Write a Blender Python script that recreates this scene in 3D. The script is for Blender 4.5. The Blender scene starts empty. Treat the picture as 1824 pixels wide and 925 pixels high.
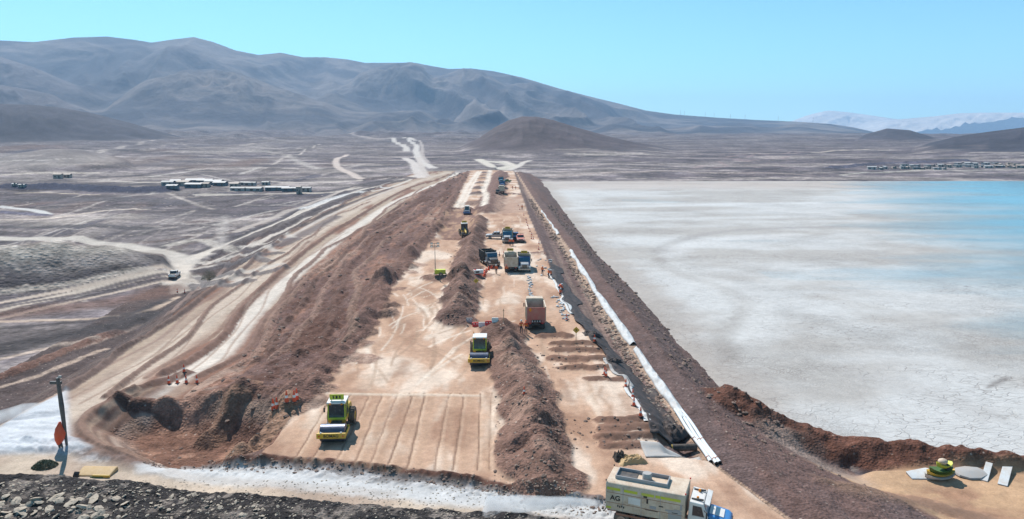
import bpy, math, random
import numpy as np
from mathutils import Vector, Matrix
random.seed(7); np.random.seed(7)
R = math.radians
scene = bpy.context.scene
COLL = scene.collection

# ------------------------------------------------------------------ camera
F_PX, IMG_W, IMG_H = 1250.0, 1824.0, 925.0
CAM_H, PITCH, YAW = 26.0, math.atan((462.5-240.0)/1250.0), math.atan(28.0/1250.0)
cam_d = bpy.data.cameras.new('camera'); cam = bpy.data.objects.new('camera', cam_d); COLL.objects.link(cam)
cam_d.sensor_width = 36.0; cam_d.lens = 36.0*F_PX/IMG_W
cam_d.clip_start = 0.5; cam_d.clip_end = 60000
cam.location = (0, 0, CAM_H); cam.rotation_euler = (math.pi/2-PITCH, 0, -YAW)
scene.camera = cam
CAM_M = np.array((Matrix.Rotation(-YAW, 3, 'Z') @ Matrix.Rotation(math.pi/2-PITCH, 3, 'X')))

# ------------------------------------------------------------------ sky, sun, exposure
SUN_EL, SUN_AZ = R(48), R(-27)          # azimuth measured from +Y towards +X: sun stands back left
world = bpy.data.worlds.new('World'); scene.world = world; world.use_nodes = True
wn, wl = world.node_tree.nodes, world.node_tree.links
wn.clear()
sky = wn.new('ShaderNodeTexSky'); sky.sky_type = 'NISHITA'; sky.sun_disc = False
sky.sun_elevation = SUN_EL; sky.sun_rotation = SUN_AZ
sky.altitude = 2500; sky.air_density = 1.0; sky.dust_density = 1.4; sky.ozone_density = 1.0
tint = wn.new('ShaderNodeMix'); tint.data_type = 'RGBA'; tint.blend_type = 'MULTIPLY'
tint.inputs['Factor'].default_value = 1.0
tint.inputs['B'].default_value = (0.72, 1.22, 1.18, 1)
bg = wn.new('ShaderNodeBackground'); bg.inputs['Strength'].default_value = 0.105
wo = wn.new('ShaderNodeOutputWorld')
wl.new(sky.outputs[0], tint.inputs['A']); wl.new(tint.outputs['Result'], bg.inputs['Color']); wl.new(bg.outputs[0], wo.inputs[0])
sun_d = bpy.data.lights.new('sun', 'SUN'); sun_d.energy = 5.0; sun_d.angle = R(0.5); sun_d.color = (1.0, 0.95, 0.88)
sun = bpy.data.objects.new('sun', sun_d); COLL.objects.link(sun)
sun_dir = Vector((math.cos(SUN_EL)*math.sin(SUN_AZ), math.cos(SUN_EL)*math.cos(SUN_AZ), math.sin(SUN_EL)))
sun.rotation_euler = sun_dir.to_track_quat('Z', 'Y').to_euler(); sun.location = (0, 0, 300)
vs = scene.view_settings
vs.view_transform = 'Standard'; vs.look = 'None'; vs.gamma = 1.0; vs.exposure = 0.40; vs.use_curve_mapping = False
scene.cycles.max_bounces = 6; scene.cycles.volume_bounces = 1
scene.cycles.use_denoising = True

# ------------------------------------------------------------------ view rays (used to read positions off the survey photograph)
def ray(px, py):
    d = CAM_M @ np.array([(px-IMG_W/2)/F_PX, (IMG_H/2-py)/F_PX, -1.0])
    return d/np.linalg.norm(d)
def on_plane(px, py, z):
    d = ray(px, py); t = (z-CAM_H)/d[2]
    return d[0]*t, d[1]*t
def sil(pts):
    """photo outline -> (azimuth, tangent of elevation), sorted"""
    a = []
    for px, py in pts:
        d = ray(px, py); a.append((math.atan2(d[0], d[1]), d[2]/math.hypot(d[0], d[1])))
    a.sort(); a = np.array(a)
    return a[:, 0], a[:, 1]

# ------------------------------------------------------------------ noise
_perm = np.random.RandomState(3).permutation(256); _perm = np.concatenate([_perm, _perm])
_rv = np.random.RandomState(4).rand(256).astype(np.float32)*2-1
def vnoise(x, y, seed=0):
    xi = np.floor(x).astype(np.int64); yi = np.floor(y).astype(np.int64)
    fx = (x-xi).astype(np.float32); fy = (y-yi).astype(np.float32)
    fx = fx*fx*fx*(fx*(fx*6-15)+10); fy = fy*fy*fy*(fy*(fy*6-15)+10)
    a = (xi+seed*57) & 255; a1 = (a+1) & 255; b = (yi+seed*131) & 255; b1 = (b+1) & 255
    v00 = _rv[_perm[_perm[a]+b]]; v10 = _rv[_perm[_perm[a1]+b]]
    v01 = _rv[_perm[_perm[a]+b1]]; v11 = _rv[_perm[_perm[a1]+b1]]
    u = v00+(v10-v00)*fx; w = v01+(v11-v01)*fx
    return u+(w-u)*fy
def fbm(x, y, octv=4, seed=0, gain=0.5):
    s = 0; a = 1.0; t = 0
    for o in range(octv):
        c, n = math.cos(o*0.9+.3), math.sin(o*0.9+.3)
        s = s+a*vnoise((x*c-y*n)*2**o+o*17.3, (x*n+y*c)*2**o-o*9.1, seed+o); t += a; a *= gain
    return s/t
def ridged(x, y, octv=4, seed=0):
    s = 0; a = 1.0; t = 0
    for o in range(octv):
        s = s+a*(1-np.abs(vnoise(x*2**o+o*7.7, y*2**o-o*3.1, seed+o))*2); t += a; a *= .5
    return s/t
def ss(a, b, x):
    t = np.clip((x-a)/(b-a), 0, 1); return t*t*(3-2*t)

# ------------------------------------------------------------------ graded ground grid
class Grid:
    def __init__(s, Ys, ncol, k, c):
        s.Ys = np.asarray(Ys, dtype=np.float64); s.k, s.c = k, c
        s.us = np.linspace(-1, 1, ncol)
        s.half = s.Ys*k+c
        s.X = s.half[:, None]*s.us[None, :]; s.Y = np.repeat(s.Ys[:, None], ncol, 1)
        s.H = np.zeros_like(s.X); s.C = np.zeros(s.X.shape+(3,), np.float32); s.K = np.zeros(s.X.shape, np.int16)
    def z(s, x, y):
        j = np.clip(np.searchsorted(s.Ys, y)-1, 0, len(s.Ys)-2); fy = min(max((y-s.Ys[j])/(s.Ys[j+1]-s.Ys[j]), 0), 1)
        def row(jj):
            u = (x/s.half[jj]+1)/2*(len(s.us)-1); i = int(min(max(u, 0), len(s.us)-2)); f = min(max(u-i, 0), 1)
            return s.H[jj, i]*(1-f)+s.H[jj, i+1]*f
        return float(row(j)*(1-fy)+row(j+1)*fy)
    def at(s, px, py):
        d = ray(px, py); t = s.Ys/d[1]; xs = d[0]*t; zs = CAM_H+d[2]*t
        u = np.clip((xs/s.half+1)/2*(len(s.us)-1), 0, len(s.us)-1.001); i = u.astype(int); f = u-i
        j = np.arange(len(s.Ys)); hh = s.H[j, i]*(1-f)+s.H[j, i+1]*f
        g = zs-hh; k = np.where(g < 0)[0]
        if len(k) == 0: k = [len(s.Ys)-1]
        k = k[0]
        if k == 0: return float(xs[0]), float(s.Ys[0])
        w = g[k-1]/(g[k-1]-g[k]+1e-9); y = s.Ys[k-1]+(s.Ys[k]-s.Ys[k-1])*w
        return float(d[0]*y/d[1]), float(y)
    def seg_dist(s, pts, pad):
        pts = np.asarray(pts, float)
        j0 = max(np.searchsorted(s.Ys, pts[:, 1].min()-pad)-1, 0); j1 = min(np.searchsorted(s.Ys, pts[:, 1].max()+pad)+1, len(s.Ys))
        if j1 <= j0: return None
        xmin, xmax = pts[:, 0].min()-pad, pts[:, 0].max()+pad
        hm = s.half[j0:j1]; lo = min((xmin/hm).min(), 1); hi = max((xmax/hm).max(), -1)
        i0 = max(int((lo+1)/2*(len(s.us)-1))-1, 0); i1 = min(int((hi+1)/2*(len(s.us)-1))+2, len(s.us))
        if i1 <= i0: return None
        X, Y = s.X[j0:j1, i0:i1], s.Y[j0:j1, i0:i1]
        D = np.full(X.shape, 1e9); T = np.zeros(X.shape); L = 0
        for (ax, ay), (bx, by) in zip(pts[:-1], pts[1:]):
            vx, vy = bx-ax, by-ay; l2 = vx*vx+vy*vy+1e-12; l = math.sqrt(l2)
            t = np.clip(((X-ax)*vx+(Y-ay)*vy)/l2, 0, 1)
            d = np.hypot(X-ax-t*vx, Y-ay-t*vy); m = d < D
            D = np.where(m, d, D); T = np.where(m, L+t*l, T); L += l
        return (slice(j0, j1), slice(i0, i1)), X, Y, D, T, L
    def stroke(s, pts, w, col=None, a=1.0, dz=0.0, soft=.4, cls=None, kind='flat', rough=0.0, level=None, seed=1, taper=0.0, only=None, avoid=None):
        r = s.seg_dist(pts, w*1.3)
        if r is None: return
        sl, X, Y, D, T, L = r
        hw = w*.5
        if taper: hw = hw*(1-taper*np.abs(T/L*2-1)**2)
        if rough: hw = hw*(1+rough*fbm(X*1.2/w*2, Y*1.2/w*2, 3, seed))
        if kind == 'ridge':
            m = np.clip(1-D/hw, 0, 1); m = np.where(m < .75, m, .75+.25*(m-.75)/.25*(2-(m-.75)/.25)*.6)
            n = 1+.35*fbm(X*.5, Y*.5, 3, seed+5) if rough else 1
            s.H[sl] = s.H[sl]+dz*m*n; cm = ss(.0, .18, m)
        else:
            m = 1-ss(1-soft, 1+soft, D/np.maximum(hw, 1e-6))
            if only is not None: m = m*(s.K[sl] == only)
            if avoid is not None: m = m*(s.K[sl] != avoid)
            cm = m
            if level is not None: s.H[sl] = s.H[sl]*(1-m)+level*m
            s.H[sl] = s.H[sl]+dz*m
        if col is not None:
            k = (cm*a)[..., None]; s.C[sl] = s.C[sl]*(1-k)+np.asarray(col, np.float32)*k
        if cls is not None:
            K = s.K[sl]; K[cm > .5] = cls
    def poly(s, pts, soft):
        """0..1 mask of a polygon with a soft rim"""
        pts = np.asarray(pts, float); r = s.seg_dist(np.vstack([pts, pts[:1]]), soft)
        if r is None: return None
        sl, X, Y, D, T, L = r
        ins = np.zeros(X.shape, bool); n = len(pts)
        for i in range(n):
            (x0, y0), (x1, y1) = pts[i], pts[(i+1) % n]
            c = ((y0 > Y) != (y1 > Y)) & (X < (x1-x0)*(Y-y0)/(y1-y0+1e-12)+x0); ins ^= c
        sd = np.where(ins, D, -D)
        return sl, ss(-soft*.5, soft*.5, sd), X, Y
    def build(s, cls, name, mat, drop=None):
        q = s.K[:-1, :-1] == cls
        if drop is not None: q &= ~drop
        j, i = np.where(q); n = len(s.us)
        if len(j) == 0: return None
        f = np.stack([j*n+i, j*n+i+1, (j+1)*n+i+1, (j+1)*n+i], 1)
        u, inv = np.unique(f.ravel(), return_inverse=True)
        co = np.stack([s.X.ravel()[u], s.Y.ravel()[u], s.H.ravel()[u]], 1).astype(np.float32)
        me = bpy.data.meshes.new(name); me.vertices.add(len(u)); me.vertices.foreach_set('co', co.ravel())
        me.loops.add(f.size); me.loops.foreach_set('vertex_index', inv.astype(np.int32).ravel())
        me.polygons.add(len(f)); me.polygons.foreach_set('loop_start', np.arange(0, f.size, 4, dtype=np.int32))
        me.polygons.foreach_set('use_smooth', np.ones(len(f), bool))
        me.update(calc_edges=True)
        # shared normals across the cut between two pieces of ground
        if not hasattr(s, 'N'):
            P = np.stack([s.X, s.Y, s.H], 2); du = np.gradient(P, axis=1); dv = np.gradient(P, axis=0)
            N = np.cross(du, dv); s.N = (N/np.linalg.norm(N, axis=2, keepdims=True)).astype(np.float32)
        me.normals_split_custom_set_from_vertices(s.N.reshape(-1, 3)[u])
        ca = me.color_attributes.new('Col', 'FLOAT_COLOR', 'POINT')
        c4 = np.ones((len(u), 4), np.float32); c4[:, :3] = s.C.reshape(-1, 3)[u]; ca.data.foreach_set('color', c4.ravel())
        me.materials.append(mat)
        o = bpy.data.objects.new(name, me); COLL.objects.link(o); o['kind'] = 'structure'
        return o
def smooth_path(pts, n=6):
    p = [np.array(q, float) for q in pts]; p = [2*p[0]-p[1]]+p+[2*p[-1]-p[-2]]; out = []
    for i in range(1, len(p)-2):
        for k in range(n):
            t = k/n; a, b, c, d = p[i-1:i+3]
            out.append(.5*((2*b)+(-a+c)*t+(2*a-5*b+4*c-d)*t*t+(-a+3*b-3*c+d)*t**3))
    out.append(p[-2]); return np.array(out)

# ------------------------------------------------------------------ materials
def mat_new(name):
    m = bpy.data.materials.new(name); m.use_nodes = True; nt = m.node_tree; nt.nodes.clear()
    out = nt.nodes.new('ShaderNodeOutputMaterial'); b = nt.nodes.new('ShaderNodeBsdfPrincipled')
    nt.links.new(b.outputs[0], out.inputs['Surface']); return m, nt, b, out
def nd(nt, t, **kw):
    n = nt.nodes.new(t)
    for k, v in kw.items(): setattr(n, k, v)
    return n
def noise_node(nt, vec, scale, detail=4, rough=.55):
    n = nd(nt, 'ShaderNodeTexNoise'); n.inputs['Scale'].default_value = scale; n.inputs['Detail'].default_value = detail; n.inputs['Roughness'].default_value = rough
    nt.links.new(vec, n.inputs['Vector']); return n
def remap(nt, v, a, b, c, d):
    n = nd(nt, 'ShaderNodeMapRange'); n.inputs['From Min'].default_value = a; n.inputs['From Max'].default_value = b
    n.inputs['To Min'].default_value = c; n.inputs['To Max'].default_value = d; nt.links.new(v, n.inputs['Value']); return n.outputs[0]
def mul(nt, a, b):
    n = nd(nt, 'ShaderNodeMath', operation='MULTIPLY'); nt.links.new(a, n.inputs[0]); nt.links.new(b, n.inputs[1]); return n.outputs[0]
def scale_col(nt, col, fac):
    n = nd(nt, 'ShaderNodeVectorMath', operation='SCALE'); nt.links.new(col, n.inputs[0]); nt.links.new(fac, n.inputs['Scale']); return n.outputs[0]
def soil_mat(name, s_big, s_mid, s_fine, var=(.82, 1.18), bump=.05, bscale=2.5, fine=(.8, 1.2), stones=0.0, rough=.95):
    m, nt, b, out = mat_new(name)
    at = nd(nt, 'ShaderNodeAttribute', attribute_name='Col'); g = nd(nt, 'ShaderNodeNewGeometry'); P = g.outputs['Position']
    f = remap(nt, noise_node(nt, P, s_big, 5).outputs['Fac'], .3, .7, *var)
    f = mul(nt, f, remap(nt, noise_node(nt, P, s_mid, 6, .65).outputs['Fac'], .3, .7, *fine))
    f = mul(nt, f, remap(nt, noise_node(nt, P, s_fine, 3, .6).outputs['Fac'], .25, .75, *fine))
    c = scale_col(nt, at.outputs['Color'], f)
    if stones:
        v = nd(nt, 'ShaderNodeTexVoronoi'); v.inputs['Scale'].default_value = stones; nt.links.new(P, v.inputs['Vector'])
        k = remap(nt, v.outputs['Distance'], .10, .22, 1, 0); mx = nd(nt, 'ShaderNodeMix', data_type='RGBA')
        k2 = mul(nt, k, remap(nt, v.outputs['Color'], .55, .75, 0, .55))
        nt.links.new(k2, mx.inputs['Factor']); nt.links.new(c, mx.inputs['A']); mx.inputs['B'].default_value = (.50, .42, .36, 1); c = mx.outputs['Result']
    nt.links.new(c, b.inputs['Base Color']); b.inputs['Roughness'].default_value = rough; b.inputs['Specular IOR Level'].default_value = .15
    bn = nd(nt, 'ShaderNodeBump'); bn.inputs['Strength'].default_value = .8; bn.inputs['Distance'].default_value = bump
    hgt = noise_node(nt, P, bscale, 8, .68).outputs['Fac']
    if stones:
        v2 = nd(nt, 'ShaderNodeTexVoronoi'); v2.inputs['Scale'].default_value = bscale*2.6; nt.links.new(P, v2.inputs['Vector'])
        ad2 = nd(nt, 'ShaderNodeMath', operation='SUBTRACT'); nt.links.new(hgt, ad2.inputs[0]); nt.links.new(remap(nt, v2.outputs['Distance'], 0, .6, 0, .45), ad2.inputs[1]); hgt = ad2.outputs[0]
    nt.links.new(hgt, bn.inputs['Height']); nt.links.new(bn.outputs[0], b.inputs['Normal'])
    return m
def paint(name, col, rough=.4, metal=0.0, dust=.25, dcol=(.42, .32, .24), spec=.4):
    m, nt, b, out = mat_new(name)
    tc = nd(nt, 'ShaderNodeTexCoord'); n = noise_node(nt, tc.outputs['Object'], 1.7, 6, .65); n2 = noise_node(nt, tc.outputs['Object'], 9, 4, .6)
    k = mul(nt, remap(nt, n.outputs['Fac'], .35, .7, 0, dust*1.5), remap(nt, n2.outputs['Fac'], .3, .7, .5, 1.2))
    mx = nd(nt, 'ShaderNodeMix', data_type='RGBA'); mx.inputs['A'].default_value = (*col, 1); mx.inputs['B'].default_value = (*dcol, 1)
    nt.links.new(k, mx.inputs['Factor']); nt.links.new(mx.outputs['Result'], b.inputs['Base Color'])
    nt.links.new(remap(nt, n2.outputs['Fac'], .3, .7, rough*.8, min(1, rough*1.4)), b.inputs['Roughness'])
    b.inputs['Metallic'].default_value = metal; b.inputs['Specular IOR Level'].default_value = spec
    return m

# ================================================================== GROUND
ys = [36.0]
while ys[-1] < 2650:
    y = ys[-1]; ys.append(y+min(1.75*y*y/37500.0, .0062*y))
G = Grid(ys, 860, .80, 9.0)
X, Y = G.X, G.Y
GROUND, EMB, PLAT, HAUL, ROAD, BERM, WHITE, HILL, STONY, SAND = range(10)
def zbench(y): return -4+2.7*(1-ss(62, 108, y))
def on_bench(px, py):
    z = -3.0
    for _ in range(12): x, y = on_plane(px, py, z); z = float(zbench(np.array(y)))
    return x, y
def curve_x(pts, z):
    """photo points of a long edge at height z -> X as a function of Y"""
    q = sorted([on_plane(px, py, z) if z is not None else on_bench(px, py) for px, py in pts], key=lambda t: t[1]); q = np.array(q)
    return np.interp(G.Ys, q[:, 1], q[:, 0])[:, None]
b1 = curve_x([(-260, 900), (0, 757), (120, 690), (220, 625), (330, 545), (440, 465), (560, 385), (680, 331), (770, 303)], None)
b2 = curve_x([(120, 900), (250, 790), (345, 690), (430, 640), (480, 570), (530, 500), (600, 440), (660, 400), (740, 345), (825, 305)], None)
b3 = curve_x([(350, 925), (465, 815), (520, 745), (570, 690), (630, 630), (682, 560), (692, 520), (722, 480), (762, 435), (790, 400), (815, 350), (838, 303)], 0)
b4 = curve_x([(1405, 928), (1262, 822), (1176, 808), (1160, 740), (1112, 670), (1058, 610), (1018, 560), (985, 490), (962, 430), (940, 380), (915, 303)], 0)
b5 = curve_x([(1410, 925), (1285, 835), (1210, 730), (1135, 620), (1065, 520), (1020, 450), (965, 375), (918, 303)], -1)
b6 = b5+2.6
b7 = curve_x([(1760, 950), (1470, 840), (1330, 735), (1262, 665), (1200, 600), (1130, 520), (1060, 450), (1010, 385), (975, 335)], -5)
b7 = np.maximum(b7, b6+4)
# natural ground
left = -14+14*ss(150, 640, Y)
right = -6.5+6.5*ss(428, 660, Y)
plain = np.where(X < 0, left, right)
plain = plain+.0125*np.maximum(Y-620, 0)
wob = fbm(X/70, Y/70, 4, 11)*1.6*ss(80, 300, np.abs(X)+Y*.2)+fbm(X/17, Y/17, 3, 12)*.5
wob = wob+ridged(X/260, Y/150, 3, 15)*(5*ss(640, 1000, Y)+16*ss(1000, 2300, Y))*(1-.6*ss(0, 300, X))
lakezone = (X > 0)*(1-ss(425, 450, Y-6*fbm(X/60, Y/60, 3, 2)))
plain = plain+wob*(1-.9*lakezone)
plain = np.where(lakezone > .5, np.minimum(plain, -6), plain)
# the dam as a cross-section, left to right
def seg(x, xa, za, xb, zb): return za+(zb-za)*np.clip((x-xa)/(xb-xa+1e-6), 0, 1)
ZB = zbench(Y)
zd = np.where(X < b1, ZB+(X-b1)*.5, ZB)
zd = np.where((X > b2), seg(X, b2, ZB, b3, 0.0), zd)
zd = np.where(X > b3, 0.0, zd)
zd = np.where(X > b4, seg(X, b4, 0, b4+(b5-b4)*.55, -1.5), zd)
zd = np.where(X > b4+(b5-b4)*.55, seg(X, b4+(b5-b4)*.55, -1.5, b5, -1.0), zd)
zd = np.where(X > b5, seg(X, b5, -1.0, b6, -.75), zd)
zd = np.where(X > b6, seg(X, b6, -.75, b7, -5.0), zd)
zd = np.where(X > b7, -5-(X-b7)*.35, zd)
endf = ss(515, 560, Y+12*fbm(X/20, Y/20, 2, 9))
zd = zd*(1-endf)+(plain)*endf
slopeL = (X > b2) & (X < b3); slopeR = (X > b6) & (X < b7)
H = np.maximum(plain, np.maximum(zd, -9))
isdam = (zd > plain-.05) & (endf < .5)
# colours (surface albedo)
c_val = np.array((.118, .098, .104)); c_vlt = np.array((.225, .190, .182)); c_plat = np.array((.44, .285, .200)); c_pale = np.array((.58, .46, .37))
c_dark = np.array((.100, .050, .037)); c_mid = np.array((.200, .106, .075)); c_emb = np.array((.140, .082, .070)); c_haul = np.array((.46, .375, .305))
c_grey = np.array((.20, .185, .18)); c_sand = np.array((.42, .27, .165)); c_lime = np.array((.72, .72, .72)); c_lav = np.array((.145, .115, .125))
def cmix(a, b, t): return a*(1-t[..., None])+b*t[..., None]
n1 = fbm(X/45, Y/30, 5, 21); n2 = fbm(X/9, Y/9, 4, 22)
C = cmix(np.broadcast_to(c_val, X.shape+(3,)), c_vlt, ss(-.05, .45, n1+.35*n2))
far = ss(600, 1300, Y); C = cmix(C, np.array((.105, .088, .092)), far*.8)
streak = fbm(X/160, Y/22, 4, 25)
C = cmix(C, np.array((.27, .228, .208)), ss(.15, .45, streak)*.7*ss(120, 300, Y)*(1-far*.6))
C = cmix(C, c_lav*.6, ss(.10, .35, -streak)*.8*ss(120, 300, Y))
vm = fbm(X/26, Y/14, 5, 27); C = C*(1+.9*np.clip(vm, -.45, .6)*(1-far*.5))[..., None]
side = fbm(X/6, Y/40, 5, 31); clod = fbm(X/1.6, Y/1.6, 4, 32)
emb = cmix(np.broadcast_to(c_emb, X.shape+(3,)), c_mid*1.15, ss(-.1, .35, side+.4*clod))
emb = cmix(emb, c_dark, ss(.1, .45, -side+.5*clod))
emb = cmix(emb, np.array((.34, .25, .20)), ss(.22, .5, side-.3*clod)*.6)
C = np.where(isdam[..., None], emb, C)
outer = isdam & (X < b1)
C = np.where(outer[..., None], cmix(emb*.6, np.array((.085, .070, .070)), np.full(X.shape, .6)), C)
K = np.where(isdam, EMB, GROUND)
plat = (X > b3-.3) & (X < b4+.2) & (endf < .5)
pn = fbm(X/3.5, Y/9, 5, 41)
pc = cmix(np.broadcast_to(c_plat, X.shape+(3,)), c_pale, ss(.0, .45, pn)); pc = cmix(pc, np.array((.30, .175, .118)), ss(.05, .45, -pn)*.85)
C = np.where(plat[..., None], pc, C); K = np.where(plat, PLAT, K)
benchm = (X > b1) & (X < b2) & (endf < .5)
bc = cmix(np.broadcast_to(np.array((.34, .26, .20)), X.shape+(3,)), c_mid, ss(-.1, .4, fbm(X/3, Y/25, 4, 44)))
C = np.where(benchm[..., None], bc, C); K = np.where(benchm, HAUL, K)
strip = (X > b4) & (X < b5) & (endf < .5)
dk = cmix(np.broadcast_to(np.array((.13, .085, .078)), X.shape+(3,)), np.array((.21, .145, .12)), ss(-.15, .3, fbm(X/.9, Y/60, 4, 47)))
tt = np.clip((X-b4)/(b5-b4+1e-6), 0, 1)
dk = cmix(dk, np.array((.36, .25, .185)), ss(.68, .82, tt+.1*clod))
C = np.where(strip[..., None], dk, C)
rs = isdam & (X > b5)
C = np.where(rs[..., None], cmix(np.broadcast_to(np.array((.135, .083, .072)), X.shape+(3,)), np.array((.115, .078, .072)), ss(-.2, .3, fbm(X/3, Y/50, 4, 49)+.3*clod)), C)
# relief of the slopes
H = H+np.where(slopeL & isdam, (fbm(X/5, Y/14, 4, 51)*.9+fbm(X/1.3, Y/1.6, 4, 52)*.42)*np.minimum((X-b2)/3, 1)*np.clip((b3-X)/2, 0, 1), 0)
H = H+np.where(slopeR & isdam, fbm(X/6, Y/20, 3, 53)*.5+fbm(X/1.2, Y/1.4, 3, 54)*.15, 0)
H = H+np.where(outer, fbm(X/9, Y/16, 4, 55)*.9+fbm(X/2, Y/2, 3, 56)*.2, 0)
H = H+np.where(plat, fbm(X/5, Y/8, 3, 57)*.06+fbm(X/.8, Y/1.1, 3, 58)*.03, 0)
H = H+np.where(benchm, fbm(X/2.5, Y/18, 3, 59)*.14, 0)
H = H+np.where(strip, fbm(X/.7, Y/30, 2, 60)*.10, 0)
# foreground in front of the dam
ne = np.array(sorted([on_plane(px, py, z) for px, py, z in [(-300, 770, -1.3), (130, 790, -1.3), (250, 808, -1.2), (380, 812, -.6), (470, 817, 0), (600, 824, 0), (700, 834, 0), (800, 847, 0), (870, 858, 0), (1000, 884, 0), (1075, 893, 0)]]))
Ye = np.interp(X, ne[:, 0], ne[:, 1]); Ye = np.where(X > ne[-1, 0], Ye-(X-ne[-1, 0])*3.0, Ye)
Ye = Ye+fbm(X/2.2, Y*0, 3, 61)*.45
zf = -.30-.95*ss(-16, -25, X)
front = ss(0, .9, Ye-Y)
fz = zf+fbm(X/2, Y/2, 4, 62)*.06
H = np.where(X < 11, H*(1-front)+fz*front, H)
fm = (front > .5) & (X < 11)
C = np.where(fm[..., None], cmix(np.broadcast_to(np.array((.46, .37, .29)), X.shape+(3,)), np.array((.36, .27, .21)), ss(-.2, .3, n2)), C)
gr = np.exp(-((Ye-Y-1.3)/1.1)**2)*(X < 9)
C = cmix(C, cmix(np.broadcast_to(c_grey, X.shape+(3,)), np.array((.42, .41, .41)), ss(-.1, .5, fbm(X*1.5, Y*1.5, 3, 63))), np.clip(gr*1.2, 0, 1))
edge = np.exp(-((Ye-Y-.1)/.5)**2)*(X < 8); C = cmix(C, c_dark, np.clip(edge*1.2, 0, 1)); H = H+edge*.3*(.6+fbm(X/1.1, Y/1.1, 3, 64))
H = H+gr*np.abs(fbm(X*1.4, Y*1.4, 3, 65))*.25
K = np.where(fm, SAND, K)
# low sandy ground at the right front, below the lane
rf = (X > b6) & (Y < 66)
rfz = -5.4+fbm(X/7, Y/7, 3, 66)*.5
rmask = ss(0, 1, (64-Y)/6)*ss(b7-6, b7+1, X)
H = H*(1-rmask)+np.maximum(rfz, np.where(X < b7, H, -99))*rmask
sandm = (rmask > .35)
sc = cmix(np.broadcast_to(c_sand, X.shape+(3,)), np.array((.34, .20, .13)), ss(.0, .4, fbm(X/5, Y/3.5, 4, 67)))
C = cmix(C, sc, ss(.2, .8, rmask)); K = np.where(sandm, SAND, K)
G.H, G.C, G.K = H, C.astype(np.float32), K.astype(np.int16)
def px_path(pts, z=None, n=5):
    return smooth_path([on_plane(px, py, z) if z is not None else G.at(px, py) for px, py in pts], n)
# ---- berm between the lake and the low sandy ground
G.stroke(px_path([(1300, 728), (1345, 742), (1430, 752), (1540, 770), (1660, 786), (1760, 795), (1900, 810)], -3.6)+np.array([.2, -.3]), 7.6, (.115, .052, .036), 1, 2.6, cls=BERM, kind='ridge', rough=.35, seed=71)
# pale gravel wash below the berm
G.stroke(px_path([(1385, 790), (1440, 810), (1480, 825), (1530, 838)], -4.8), 3.6, (.30, .235, .20), .6, 0, soft=.9, rough=.5, seed=72)
G.stroke(px_path([(1500, 925), (1650, 905), (1760, 935), (1850, 960)], -5.2), 3.0, (.20, .125, .09), .9, .35, soft=.9, rough=.5, seed=73)
G.stroke(px_path([(1580, 850), (1700, 850), (1840, 856)], -5.3), 3.8, c_sand, .85, 0, soft=.45, cls=SAND, level=-5.3, seed=79)
# ---- long spoil berms on the crest
G.stroke(px_path([(974, 858), (964, 838), (951, 795), (948, 745), (930, 690), (908, 640), (893, 588)], 0), 6.6, (.180, .104, .080), 1, 1.9, cls=BERM, kind='ridge', rough=.3, seed=74)
G.stroke(px_path([(812, 572), (822, 525), (830, 480), (843, 430), (852, 392)], 0), 6.4, (.170, .100, .080), 1, 1.9, cls=BERM, kind='ridge', rough=.35, seed=75)
G.stroke(px_path([(868, 378), (878, 352), (886, 330), (892, 308)], 0), 11, (.165, .097, .080), 1, 1.8, cls=BERM, kind='ridge', rough=.35, seed=76)
G.stroke(px_path([(765, 497), (800, 500), (822, 497)], 0), 4.0, (.215, .13, .10), 1, 1.0, cls=BERM, kind='ridge', rough=.4, seed=77)
def heaps(pts, step, r0, r1, h0, h1, cols, spread=.6, sd=0):
    p = px_path(pts, 0, 12); L = 0; nxt = 0
    for a, b in zip(p[:-1], p[1:]):
        L += math.hypot(*(b-a))
        if L > nxt:
            nxt = L+step*random.uniform(.6, 1.5); x, y = a[0]+random.gauss(0, spread), a[1]; w = random.uniform(r0, r1); an = random.uniform(0, 3)
            G.stroke([(x-.3*w*math.cos(an), y-.3*w*math.sin(an)), (x+.3*w*math.cos(an), y+.3*w*math.sin(an))], w, random.choice(cols), .7, random.uniform(h0, h1), kind='ridge', rough=.5, cls=BERM, seed=int(L*10)+sd)
HC = [(.14, .078, .06), (.22, .13, .10), (.18, .105, .082), (.27, .17, .13), (.105, .06, .048)]
heaps([(966, 845), (955, 805), (949, 750), (931, 690), (909, 640), (896, 592)], 1.4, 1.6, 3.4, .2, .75, HC, .9)
heaps([(813, 570), (822, 525), (830, 480), (843, 430), (852, 392)], 2.2, 2.0, 4.2, .2, .8, HC, 1.0, 50)
heaps([(520, 720), (600, 640), (662, 565), (700, 500), (745, 445), (785, 395), (812, 345)], 2.6, 2.0, 4.6, .2, 1.0, HC, 1.6, 90)
# ragged berm on the left edge of the platform
lb = [(x-1.8, y) for y, x in zip(G.Ys, b3[:, 0]) if 66 < y < 520]; lb = lb[::14]
G.stroke(lb, 4.6, (.165, .092, .072), .95, 1.2, cls=BERM, kind='ridge', rough=.5, seed=78)
for k, (px, py) in enumerate([(655, 575), (700, 500), (742, 455)]):
    x, y = on_plane(px, py, 0); G.stroke([(x-1.6, y-2), (x-1.6, y+2)], 6, (.175, .10, .08), 1, 1.3, cls=BERM, kind='ridge', rough=.4, seed=80+k)
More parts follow.
